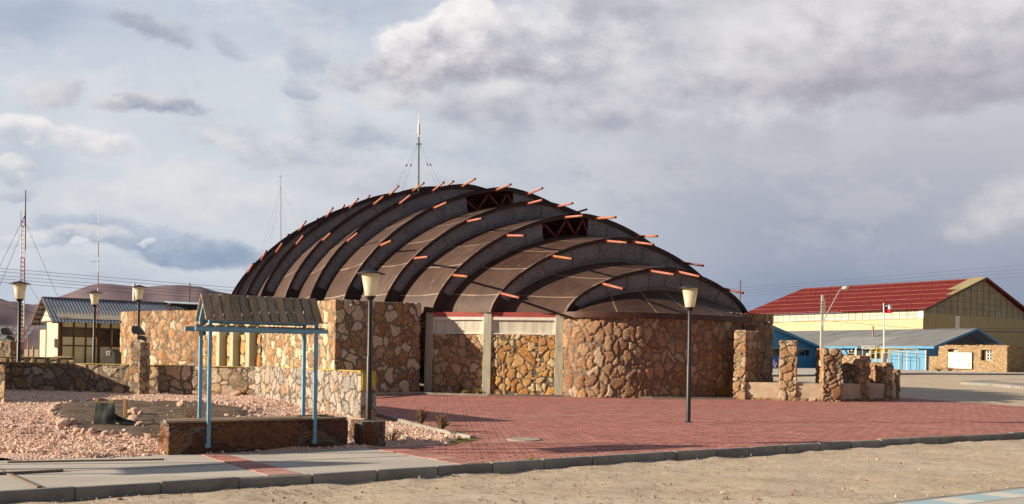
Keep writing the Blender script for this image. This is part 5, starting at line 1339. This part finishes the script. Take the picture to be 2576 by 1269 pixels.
def thin_mast(D, base, top, mats, arms, guys, label, r0=.035):
    t = thing('thin_mast', tuple(P(*base, D)), label, 'antenna'); k = len(mats)
    for i, mt in enumerate(mats):
        f0, f1 = i/k, (i+1)/k; A, B = P(*base, D), P(*top, D); m = MB(); m.tube([A.lerp(B, f0), A.lerp(B, f1)], [r0*(1-.6*f0), r0*(1-.6*f1)], 6); m.build('section', M[mt], t)
    for (y, x0, x1) in arms:
        m = MB(); m.tube([P(x0, y, D), P(x1, y, D)], .012, 4); m.build('arm', M['mast_metal'], t)
    for (a, b, db) in guys:
        m = MB(); m.tube([P(*a, D), P(*b, db)], .005, 4); m.build('guy_wire', M['wire'], t)
thin_mast(56.3, (245.5, 803), (249, 530), ['red_metal', 'white_metal', 'red_metal', 'white_metal', 'red_metal', 'white_metal', 'white_metal'], [(659, 228, 252), (564, 242, 250)], [((246, 683), (203, 722), 60), ((248, 683), (310, 740), 60)], 'thin red and white antenna pole rising from the hut roof')
thin_mast(72, (707, 640), (706, 441), ['mast_metal', 'mast_metal'], [(444, 702, 710)], [((706, 470), (640, 690), 70), ((706, 470), (672, 660), 70), ((706, 530), (655, 650), 70), ((706, 470), (760, 590), 70), ((706, 470), (722, 600), 70)], 'thin dark guyed pole rising behind the left slope of the dome')
b = P(337, 770, 66); m = MB(); m.tube([P(337, 790, 66), P(337.5, 714, 66)], .10, 10); setp(m.build('concrete_pole', M['white_metal'], smooth=True), 'plain white pole behind the hut roof, beside a lamp', 'pole')
m = MB(); m.tube([P(475, 800, 90), P(477.5, 712, 90)], .06, 6); setp(m.build('wooden_pole', M['brown_wood']), 'thin leaning wooden pole behind the hut near the hills', 'pole')
m = MB(); m.tube([P(1862, 760, 120), P(1863, 705, 120)], .07, 6); setp(m.build('wooden_pole', M['brown_wood']), 'short wooden pole peeping up right of the dome tip', 'pole')
def wires(name, lines, D0, D1, r, label, group=None, sag=0.0):
    t = thing(name, tuple(P(*lines[0][0], D0)), label, 'power line', group)
    for a, b in lines:
        A, B = P(*a, D0), P(*b, D1); m = MB(); m.tube([A.lerp(B, k/8)-Vector((0, 0, sag*math.sin(math.pi*k/8))) for k in range(9)], r, 4); m.build('wire', M['wire'], t)
wires('power_line', [((-80, 669), (620, 727)), ((-80, 677), (620, 735)), ((-80, 687), (620, 744)), ((-80, 695), (620, 751)), ((-80, 704), (620, 759))], 90, 90, .018, 'five thin power wires crossing in front of the hills on the left')
wires('power_line', [((-60, 745), (60, 781)), ((60, 781), (180, 800))], 44, 50, .014, 'single dark cable dropping to the hut from the left', None, .1)
wires('power_line', [((1840, 727), (2620, 664)), ((1840, 734), (2620, 674)), ((1840, 740), (2620, 683)), ((1840, 747), (2620, 693)), ((1840, 762), (1900, 760)), ((1840, 772), (1890, 770))], 190, 190, .015, 'thin power wires rising behind the red hall roof')
# ------------------------------------------------------------------ red roofed hall
d1, d2 = Vector((-.6, .8, 0)), Vector((.8, .6, 0))
HO = Vector((60.6, 135, 0)); zb, ze, za = .5, 9.60, 15.3; HLn, HWd = 33.0, 17.9
hall = thing('sports_hall', tuple(HO), 'huge pale yellow hall with a dark red corrugated pitched roof', 'hall')
def hq(a, b, z): q = HO+d1*a+d2*b; return Vector((q.x, q.y, z))
dz = Vector((0, 0, 1))
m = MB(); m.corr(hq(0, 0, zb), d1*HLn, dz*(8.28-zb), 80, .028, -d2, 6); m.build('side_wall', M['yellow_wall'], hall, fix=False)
m = MB(); m.obox(hq(0, 0, 8.28), d1*HLn, d2*.1, dz*1.25); gl = m.build('clerestory', M['hall_glazing'], hall)
m = MB()
for k in range(27): m.obox(hq(k*1.23, -.03, 8.28), d1*.07, d2*.03, dz*1.25)
m.obox(hq(0, -.03, 8.9), d1*HLn, d2*.03, dz*.06); m.obox(hq(0, -.05, 8.22), d1*HLn, d2*.05, dz*.08); m.build('mullion', M['purlin'], gl)
m = MB(); m.corr(hq(0, 0, zb), d2*HWd*2, dz*(9.2-zb), 90, .014, -d1, 6); m.build('gable_wall', M['gable_shade_yellow'], hall, fix=False)
m = MB(); m.prism([hq(.03, 0, 9.2), hq(.03, HWd*2, 9.2), hq(.03, HWd, za-.15)], d1*.1); gp = m.build('gable_sheet', M['gable_panel'], hall)
m = MB()
for k in range(1, 18):
    b = k*2.0; h = (za-.3-9.2)*(1-abs(b-HWd)/HWd)
    if h > .2: m.obox(hq(-.02, b, 9.2), d2*.05, d1*.05, dz*h)
for k in range(1, 6):
    z = 9.2+k*1.0; w = HWd*(1-(z-9.2)/(za-9.2))
    m.obox(hq(-.02, HWd-w, z), d2*2*w, d1*.05, dz*.05)
m.build('batten', M['batten'], gp)
m = MB(); m.obox(hq(-.1, 9.2, zb), d2*1.3, d1*.1, dz*(9.0-zb)); m.obox(hq(-.08, -.12, 8.25), d2*.2, d1*.7, dz*1.3); m.build('white_strip', M['white_metal'], hall)
for side in (0, 1):
    e = hq(-.6, -.7 if side == 0 else HWd*2+.7, ze-.02); rdg = hq(-.6, HWd, za+.12)-e
    nr = rdg.cross(d1); nr.normalize(); nr = nr if nr.z > 0 else -nr
    m = MB(); m.corr(e, d1*(HLn+1.2), rdg, 72, .05, nr, 6); m.build('roof', M['hall_red'], hall, smooth=True, fix=False)
    if side == 0:
        r = random.Random(9)
        for k in range(7):
            m = MB(); s = e+rdg*(.02+.155*k)+nr*.085; x = 0
            while x < HLn+.8:
                l = r.uniform(.5, 2.4)
                m.obox(s+d1*x, d1*min(l, HLn+1.0-x), rdg.normalized()*.065, nr*.03); x += l+r.uniform(.04, .25)
            m.build('purlin', M['purlin'], hall)
        m = MB(); m.corr(e+rdg*.60+nr*.09, d1*2.6, rdg*.40, 6, .07, nr, 6); m.corr(e+rdg*.42+nr*.09, d1*1.0, rdg*.18, 3, .07, nr, 6); m.build('roof_patch', M['pale_roof'], hall, fix=False)
    m = MB(); m.beam(e-d1*.02-nr*.1, e+rdg-d1*.02-nr*.1, .1, .28); m.build('bargeboard', M['brown_wood'], hall)
m = MB(); m.quad(hq(HLn, 0, zb), hq(HLn, 2*HWd, zb), hq(HLn, 2*HWd, ze), hq(HLn, 0, ze)); m.quad(hq(0, 2*HWd, zb), hq(HLn, 2*HWd, zb), hq(HLn, 2*HWd, ze), hq(0, 2*HWd, ze)); m.build('rear_wall', M['yellow_wall'], hall)
# ------------------------------------------------------------------ blue school building
E1 = Vector((47.7, 105, 0)); zb, ze, za = .55, 3.62, 6.0; BL = 27.0; wa, wb = 10.0, 16.2
sch = thing('school', tuple(E1), 'long low sky blue boarded building with a grey zinc roof and a name sign', 'building')
def sq(a, b, z): q = E1+d1*a+d2*b; return Vector((q.x, q.y, z))
fa = lambda px, off=.5: (lambda k, o: (k*o.y-o.x)/(d1.x-k*d1.y))((U(px, 890)[0]-CX)/F, E1+d2*off)
def fz(px, py, off=.5): t = fa(px, off); return P(px, py, (E1+d1*t+d2*off).y).z
WO = .5
xr = fa(2330); xe = fa(2236); xl = 14.3
m = MB(); m.obox(sq(xr, WO, zb), d1*(xe-xr), d2*.15, dz*(ze-zb)); m.build('front_wall', M['blue_wall'], sch); m = MB()
m.obox(sq(fa(2135), WO+.02, zb), d1*(fa(2098)-fa(2135)), d2*.15, dz*(ze-zb)); m.obox(sq(xe, WO+.03, zb), d1*(fa(2189)-xe), d2*.12, dz*(fz(2215, 903)-zb)); m.obox(sq(fa(2060), WO, zb), d1*10, d2*.15, dz*(fz(2040, 884.5)-zb)); m.obox(sq(fa(2098), WO+.03, zb), d1*(fa(2060)-fa(2098)), d2*.15, dz*(fz(2080, 885)-zb))
m.build('front_wall', M['blue_wall'], sch)
m = MB()
for k in range(5): x = xr+.2+(xe-xr-.4)*k/4.; m.obox(sq(x, WO-.012, zb+.1), d1*.03, d2*.014, dz*(ze-zb-.2))
m.obox(sq(xr-.02, WO-.03, zb), d1*.13, d2*.1, dz*(ze-zb)); m.obox(sq(fa(2283), WO-.02, zb), d1*.12, d2*.03, dz*(ze-zb))
for px in (2098, 2135, 2151, 2188, 2203, 2219, 2236, 2060):
    m.build('trim_post', M['grey_metal'], sch) if m.v else None; m = MB(); m.obox(sq(fa(px), WO-.01, zb), d1*.12, d2*.05, dz*(ze-zb))
m.build('trim_post', M['grey_metal'], sch)
for (x0, x1, y1) in ((2136, 2150, 905), (2189, 2202, 905), (2204, 2218, 903), (2220, 2235, 903), (2061, 2097, 885), (2040, 2059, 884), (2010, 2038, 884), (1992, 2008, 884)):
    m = MB(); z0 = fz((x0+x1)/2, y1); z1 = ze-.12; m.obox(sq(fa(x1), WO+.06, z0), d1*(fa(x0)-fa(x1)), d2*.03, dz*(z1-z0)); w = m.build('window', M['dark_glass'], sch)
    m = MB(); m.obox(sq(fa(x1), WO+.03, (z0+z1)/2), d1*(fa(x0)-fa(x1)), d2*.03, dz*.05)
    if x0 < 2098: m.obox(sq(fa((x0+x1)/2), WO+.03, z0), d1*.05, d2*.03, dz*(z1-z0))
    m.build('glazing_bar', M['grey_metal'], w)
m = MB(); m.obox(sq(fa(2187), WO+.12, zb), d1*(fa(2153)-fa(2187)), d2*.03, dz*(ze-.2-zb)); dr = m.build('door', M['hall_glass'], sch)
m = MB(); m.obox(sq(fa(2170), WO+.06, zb), d1*.08, d2*.05, dz*(ze-.3-zb)); m.obox(sq(fa(2187), WO+.06, zb+1.1), d1*(fa(2153)-fa(2187)), d2*.05, dz*.08); m.build('door_frame', M['grey_metal'], dr)
m = MB()
for px, py in ((2143, 880), (2195, 880), (2183, 893)): m.obox(sq(fa(px+1.5), WO-.02, fz(px, py+3.5)), d1*.28, d2*.01, dz*.36)
m.build('notice', M['panel_white'], sch)
# gable end
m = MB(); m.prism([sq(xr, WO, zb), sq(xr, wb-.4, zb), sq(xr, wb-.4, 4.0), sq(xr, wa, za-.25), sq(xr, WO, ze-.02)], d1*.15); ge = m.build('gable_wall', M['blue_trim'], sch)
m = MB(); m.prism([sq(xr-.03, 4.2, zb+2.35), sq(xr-.03, wb-.8, zb+2.35), sq(xr-.03, wb-.8, 3.9), sq(xr-.03, wa, za-.45), sq(xr-.03, 4.2, 4.4)], d1*.02); m.build('gable_recess', M['board_grey'], ge)
# roof
e = sq(-.75, 0, ze); rg = sq(-.75, wa, za)-e; nr = rg.cross(d1).normalized(); nr = nr if nr.z > 0 else -nr
m = MB(); m.corr(e, d1*(BL+1), rg, 120, .02, nr, 5, 3); m.build('roof', M['grey_roof'], sch, smooth=True, fix=False)
e2 = sq(-.75, wb, 4.22); rg2 = sq(-.75, wa, za)-e2; m = MB(); m.corr(e2, d1*(BL+1), rg2, 120, .02, Vector((0, 0, 1)), 5, 2); m.build('roof', M['grey_roof'], sch, smooth=True, fix=False)
m = MB(); k0, k1 = fa(2205, 0), fa(2066, 0); m.corr(sq(k0, -.02, ze+.03), d1*(k1-k0), rg*.53, 40, .02, nr, 5, 2); m.build('porch_roof', M['light_roof'], sch, smooth=True, fix=False)
m = MB(); m.obox(sq(-.75, -.03, ze-.27), d1*(15.5), d2*.04, dz*.26); m.build('fascia', M['blue_trim'], sch)
m = MB(); m.obox(sq(-.78, -.02, ze-.27), rg+dz*.0, d1*.05, dz*.27); m.obox(sq(-.78, wb+.02, 4.22-.27), rg2, d1*.05, dz*.27); m.build('bargeboard', M['blue_trim'], sch)
# side wing with its gable towards the square
W1 = sq(14.3, 0, 0); wing = lambda s, z, o=0.0: W1-d2*s+d1*o+dz*z
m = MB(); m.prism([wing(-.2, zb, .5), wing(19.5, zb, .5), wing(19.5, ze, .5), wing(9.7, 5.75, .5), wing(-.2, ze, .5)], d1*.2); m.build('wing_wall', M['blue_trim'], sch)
m = MB(); m.obox(wing(0, ze-.25, -.1), -d2*9.8+dz*2.35, d1*.06, dz*.30); m.obox(wing(19.6, ze-.25, -.1), d2*9.8+dz*2.35, d1*.06, dz*.30); m.build('bargeboard', M['blue_trim'], sch)
m = MB(); m.quad(wing(0, ze, -.1), wing(9.8, ze+2.35, -.1), wing(9.8, ze+2.35, 9), wing(0, ze, 9)); m.quad(wing(19.6, ze, -.1), wing(9.8, ze+2.35, -.1), wing(9.8, ze+2.35, 9), wing(19.6, ze, 9)); m.build('roof', M['grey_roof'], sch)
m = MB(); m.obox(wing(1.5, zb+1.85, .42), -d2*12, d1*.06, dz*.75); w = m.build('window', M['dark_glass'], sch)
m = MB()
for k in range(13): m.obox(wing(1.5+k, zb+1.85, .38), -d2*.06, d1*.05, dz*.75)
m.obox(wing(1.5, zb+2.6, .38), -d2*12, d1*.05, dz*.14); m.build('glazing_bar', M['grey_metal'], w)
# stove pipe
c = sq(fa(2195, 5.3), 5.3, ze+5.3*.238); m = MB(); m.tube([c-dz*.2, c+dz*1.15], .11, 10); m.lathe([(.0, 1.45), (.2, 1.25), (.2, 1.2), (.0, 1.2)], c, 10); m.build('stove_pipe', M['rust_pipe'], sch)
# sign
a0 = fa(2202, 0); a1 = fa(2167, 0)
m = MB(); m.obox(sq(a0, -.09, ze-.36), d1*(a1-a0), d2*.05, dz*.42); sg = m.build('sign', M['sign_grey'], sch)
cu = bpy.data.curves.new('lettering', 'FONT'); cu.body = 'YACHAYWASI'; cu.size = .42; cu.align_x = 'CENTER'; cu.align_y = 'CENTER'; cu.extrude = .004; cu.space_character = 1.12; cu.shear = .15; cu.offset = .006
to = bpy.data.objects.new('tmp', cu); COL.objects.link(to); bpy.context.view_layer.update()
me = bpy.data.meshes.new_from_object(to.evaluated_get(bpy.context.evaluated_depsgraph_get())); bpy.data.objects.remove(to)
ct = sq((a0+a1)/2, -.10, ze-.15); ex = -d1; mt = Matrix((( ex.x, 0, -d2.x, ct.x), (ex.y, 0, -d2.y, ct.y), (0, 1, 0, ct.z), (0, 0, 0, 1)))
me.transform(Matrix.Translation(-ORG[sch.name]) @ mt); me.materials.clear(); me.materials.append(M['lettering'])
lt = bpy.data.objects.new('lettering', me); COL.objects.link(lt); lt.parent = sg
# ramp rails
for k, (x0, x1, y0, y1, off, lab) in enumerate(((2190, 2262, 876, 880.5, -2.0, 'yellow tube handrail of the entrance ramp, nearer one'), (2203, 2310, 873, 880, -1.0, 'yellow tube handrail of the entrance ramp, farther one'))):
    p, q = sq(fa(x0, off), off, fz(x0, y0, off)), sq(fa(x1, off), off, fz(x1, y1, off)); t = thing('handrail', tuple(p), lab, 'handrail')
    m = MB(); m.tube([p, q], .028, 6); m.tube([p-dz*.35, q-dz*.35], .02, 6); m.build('rail', M['rail_yellow'], t)
    for f in (.02, .35, .68, .99):
        s = p.lerp(q, f); m = MB(); m.tube([Vector((s.x, s.y, .5)), s], .035, 6); m.build('post', M['rail_yellow'], t)
D = 97.0; b = P(1949.5, 934, D); m = MB(); m.lathe([(.0, 0), (.27, 0), (.27, .33), (.285, .35), (.27, .37), (.27, .66), (.285, .68), (.27, .7), (.27, 1.0), (.24, 1.0), (.24, .9), (0, .9)], (b.x, b.y, float(gz(b.x, b.y))), 20); o = m.build('oil_drum', M['drum_blue'], smooth=True); setp(o, 'dark blue drum with pink flower marks, just right of the stone building corner', 'drum')
m = MB()
for (px, py) in ((1952.5, 914), (1953.5, 917), (1950.5, 921), (1951, 924)):
    c = P(px, py, D-.29)
    for a in range(5): w = Vector((math.cos(a*1.256), 0, math.sin(a*1.256)))*.05; m.tube([c+w+Vector((0, -.01, 0)), c+w+Vector((0, .03, 0))], .035, 6)
m.build('flower_mark', M['paper_pink'], o)
# ------------------------------------------------------------------ rubble stone hut with board
RO = P(2533, 938.6, 96); RO = Vector((RO.x, RO.y, 0)); zb = float(gz(RO.x, RO.y))-.15
rh = thing('stone_hut', tuple(RO), 'small flat roofed hut of rubble stone with a white window, at the right edge', 'hut')
zt = P(2533, 872, 96).z; LF = 7.4
s0 = RO+d1*LF; wn0, wn1 = [(lambda k: (k*RO.y-RO.x)/(d1.x-k*d1.y))((U(px, 890)[0]-CX)/F) for px in (2494.5, 2467.6)]
vn0, vn1 = [(lambda k: (k*RO.y-RO.x)/(d1.x-k*d1.y))((U(px, 890)[0]-CX)/F) for px in (2409, 2384)]
rz = lambda px, py: P(px, py, (RO+d1*2).y).z
wz0, wz1 = rz(2480, 907.5), rz(2480, 881); vz0, vz1 = rz(2396, 882.5)-.1, rz(2396, 875)-.1
def rw(a0, a1, z0, z1, seed):
    p, q = RO+d1*a1, RO+d1*a0; stone_wall('masonry', [p.xy, q.xy], .45, z0, z1, M['rubble'], rh, (.30, .30, .2), .06, seed, .05)
rw(0, wn0, zb, zt, 301); rw(wn0, wn1, zb, wz0, 301); rw(wn0, wn1, wz1, zt, 301); rw(wn1, vn0, zb, zt, 301); rw(vn0, vn1, zb, vz0, 301); rw(vn0, vn1, vz1, zt, 301); rw(vn1, LF, zb, zt, 301); rw(LF, LF+1.1, zb, zb+1.75, 301)
p, q = RO, RO+d2*7; stone_wall('masonry', [p.xy, q.xy], .45, zb, zt, M['rubble'], rh, (.30, .30, .2), .10, 301, .07)
p, q = RO+d1*LF+d2*.2, RO+d1*LF+d2*4; stone_wall('masonry', [q.xy, p.xy], .4, zb, zt, M['rubble'], rh, (.30, .30, .2), .10, 301, .1)
for k, (a, b, z0, z1) in enumerate(((wn0, wn1, wz0, wz1), (vn0, vn1, vz0, vz1))):
    h = (b-a); c = RO+d1*a+d2*.30; m = MB()
    w = h*(.62 if k == 0 else .5); c0 = Vector((c.x, c.y, z0))
    for f in (0, .5, 1): m.obox(c0+d1*(f*(w-.09)), d1*.09, d2*.06, dz*(z1-z0))
    for f in (0, .36, .70, 1): m.obox(c0+dz*(f*(z1-z0-.07)), d1*w, d2*.06, dz*(.07 if f in (0, 1) else .04))
    fr = m.build('window', M['white_metal'], rh); m = MB(); m.obox(c0+d2*.03, d1*w, d2*.02, dz*(z1-z0)); m.build('pane', M['hall_glass'], fr)
    m = MB(); m.obox(Vector((c.x, c.y, z0))+d2*.12, d1*h, d2*.05, dz*(z1-z0)); m.build('shutter', M['brown_wood'], rh)
m = MB(); r = random.Random(6)
m.obox(RO+d1*-.1+d2*.1+dz*(zt-.02), d1*(LF-.3), d2*6.8, dz*.1)
for k in range(70):
    a = r.uniform(0, LF-.6); c = RO+d1*a+d2*r.uniform(.0, .5)+dz*(zt+.06); m.obox(c, d1*r.uniform(.1, .35)+dz*r.uniform(-.04, .06), d2*r.uniform(.1, .3), dz*r.uniform(.03, .1))
m.build('roof', M['mud_roof'], rh)
bd = thing('information_board', tuple(RO), 'white information board with small blue and red prints on the rubble hut wall', 'board')
ba = lambda px: (lambda k, o: (k*o.y-o.x)/(d1.x-k*d1.y))((U(px, 905)[0]-CX)/F, RO-d2*.2)
bp = lambda px, z, o=0.0: RO+d1*ba(px)-d2*(.2+o)+dz*z
zk = lambda px, py: P(px, py, (RO+d1*ba(px)).y).z
z0, z1 = zk(2415, 927.7), zk(2415, 887.3)
m = MB(); m.obox(bp(2444.5, z0), d1*(ba(2385.5)-ba(2444.5)), d2*.06, dz*(z1-z0)); pn = m.build('panel', M['panel_white'], bd, bevel=.01)
m = MB(); m.obox(bp(2445, z0-.03, -.03), d1*(ba(2385)-ba(2445)), d2*.15, dz*(z1-z0+.06)); m.build('backing', M['brown_wood'], bd)
def pr(x0, x1, y0, y1, mat, name='print'):
    X = lambda zx: 2318.4+.07613*zx; Y = lambda zy: 869.4+.07613*zy
    a, b = ba(X(x1)), ba(X(x0)); c = RO+d1*a-d2*.206; za_, zb_ = zk(2415, Y(y1)), zk(2415, Y(y0))
    m = MB(); m.obox(Vector((c.x, c.y, za_)), d1*(b-a), d2*.004, dz*(zb_-za_)); m.build(name, M[mat], pn)
pr(1185, 1325, 372, 412, 'paper_blue'); pr(1190, 1320, 455, 550, 'paper_blue'); pr(1300, 1335, 300, 335, 'paper_blue'); pr(1150, 1340, 588, 600, 'paper_blue')
for x0, x1, y0, y1 in ((1390, 1460, 455, 465), (1390, 1402, 465, 520), (1452, 1464, 465, 520), (1390, 1464, 512, 522), (1435, 1480, 398, 420), (1435, 1450, 420, 450), (1525, 1632, 475, 485), (1525, 1632, 500, 512), (1522, 1632, 618, 636), (1524, 1560, 590, 620)): pr(x0, x1, y0, y1, 'paper_red')
for x0, x1, y0, y1 in ((1465, 1480, 292, 305), (1498, 1515, 292, 308), (1475, 1510, 318, 330), (1478, 1490, 340, 348)): pr(x0, x1, y0, y1, 'paper_dark')
for x0, x1, y0, y1 in ((945, 1075, 264, 270), (930, 950, 310, 410), (1025, 1040, 310, 390), (940, 1015, 405, 418), (925, 1020, 465, 470), (1150, 1290, 264, 270), (1540, 1600, 370, 376), (930, 1030, 708, 714)): pr(x0, x1, y0, y1, 'paper_pink')
for k, (px, py, h) in enumerate(((2362, 934, .35), (2390, 934, .5), (2340, 932, .3))):
    p = G(px, py); tuft('dry_shrub', (p.x, p.y, p.z), 60, h, .5, M['grass_green' if k != 1 else 'dry_stem'], ('low green weeds at the corner of the rubble hut', 'dark bushy weed under the left edge of the information board', 'sparse weeds at the foot of the blue wall')[k], None, 0, .014, .7, 3, 60+k, 'shrub')
# ------------------------------------------------------------------ concrete pole with street light, flag
D = 80.0; b = P(2066, 935, D); z0 = float(gz(b.x, b.y))-.3; tp = P(2069, 742, D)
up = thing('utility_pole', (b.x, b.y, z0), 'tall square concrete utility pole with a curved street light arm', 'utility pole')
m = MB(); w0, w1 = .28, .17
m.v += [(b.x-w0/2, D-w0/2, z0), (b.x+w0/2, D-w0/2, z0), (b.x+w0/2, D+w0/2, z0), (b.x-w0/2, D+w0/2, z0), (tp.x-w1/2, D-w1/2, tp.z), (tp.x+w1/2, D-w1/2, tp.z), (tp.x+w1/2, D+w1/2, tp.z), (tp.x-w1/2, D+w1/2, tp.z)]
m.f += [(0, 3, 2, 1), (4, 5, 6, 7), (0, 1, 5, 4), (1, 2, 6, 5), (2, 3, 7, 6), (3, 0, 4, 7)]; m.build('pole', M['pale_concrete'], up)
m = MB(); q = lambda px, py, y=-.2: P(px, py, D)+Vector((0, y, 0)); m.tube([q(2067, 836), q(2067, 818), q(2069, 808), q(2075, 797), q(2108, 735), q(2114, 727.5), q(2120, 725)], .05, 8); m.build('arm', M['grey_metal'], up, smooth=True)
m = MB(); a, c = q(2116, 726.5), q(2133, 723.5); m.tube([a, a.lerp(c, .15), a.lerp(c, .45), a.lerp(c, .8), c], [.05, .12, .16, .13, .03], 10); m.build('lamp_head', M['white_metal'], up, smooth=True)
m = MB()
for py in (760, 767, 774, 781, 788): m.tube([q(2066, py, -.1), q(2062.5, py, -.1)], .05, 6); m.tube([q(2070, py, -.1), q(2074, py, -.1)], .05, 6)
m.tube([q(2074.5, 755, -.1), q(2074.5, 792, -.1)], .03, 5); m.build('insulator', M['grey_metal'], up)
wires('power_line', [((1930, 813), (2067, 806.5)), ((2069, 806.5), (2330, 829)), ((2330, 829), (2620, 827))], 82, 100, .02, 'dark cable strung from the concrete pole across the yellow hall', None)
wires('power_line', [((2470, 834.5), (2640, 836))], 112, 112, .06, 'thick short dark cable in front of the yellow gable')
m = MB(); m.tube([q(2073, 812), P(2128, 880, 78)], .012, 4); m.build('guy_wire', M['wire'], up)
m = MB(); c = P(2126, 879, 78); m.tube([c, P(2137, 900, 78)], .06, 6); m.build('guy_guard', M['rib_steel'], up)
D = 88.0; b = P(2225, 915, D); fp = thing('flagpole', (b.x, D, .5), 'slim white flagpole on a steel foot in front of the blue building', 'flagpole')
m = MB(); m.tube([P(2225, 925, D), P(2223, 763, D)], [.09, .055], 8); m.build('pole', M['white_metal'], fp, smooth=True)
m = MB(); c = P(2225.5, 905, D); m.box(c.x-.17, c.x-.09, D-.1, D+.1, .4, c.z+.55); m.box(c.x+.09, c.x+.17, D-.1, D+.1, .4, c.z+.5); m.build('foot', M['grey_metal'], fp)
fg = thing('flag', tuple(P(2226, 778, D)), 'tattered national flag, white and red with a blue square and white star', 'flag')
def fpt(u, v):
    X = 2157.4+.1624*(418+130*u+6*(1-v)*(1-u)); Y = 708.4+.1624*(345+148*(1-v)+u*(34*v-2))
    return P(X, Y, D)+Vector((0, .22*math.sin(u*7+v*1.5)*u-.02, .03*math.sin(u*9)))
def fpart(u0, u1, v0, v1, mat, name, rag=False):
    r = random.Random(1); m = MB(); n = 12
    m.grid([[fpt(u0+(u1-u0)*i/n*((1-.07*r.random()) if rag and i == n else 1), v0+(v1-v0)*j/n) for i in range(n+1)] for j in range(n+1)]); return m.build(name, M[mat], fg, smooth=True)
fpart(0, 1, 0, .49, 'flag_red', 'red_band', True); fpart(.40, 1, .49, 1, 'flag_white', 'white_band', True); cn = fpart(0, .40, .49, 1, 'flag_blue', 'canton')
m = MB(); c = fpt(.2, .76)+Vector((0, -.05, 0)); rr = .14
m.prism([c+Vector((math.sin(k*math.pi/5)*(rr if k % 2 == 0 else rr*.42), 0, math.cos(k*math.pi/5)*(rr if k % 2 == 0 else rr*.42))) for k in range(10)], (0, .01, 0)); m.build('star', M['flag_white'], cn)
# ------------------------------------------------------------------ beyond the left edge: the unseen block, added for its shade, and the shelter
t = thing('stone_hut', (-20.6, 26.5, 0), 'unseen stone block added beyond the left edge to shade the gravel', 'hut')
stone_wall('masonry', [(-22.4, 23.2), (-18.4, 23.2), (-18.4, 30.4), (-22.4, 30.4), (-22.4, 23.2)], .4, 0, 2.62, M['field_stone'], t, (.45, .45, .4), .05, 401, .12, ends=False)  # no known hut; walls added and sized to cast the shade
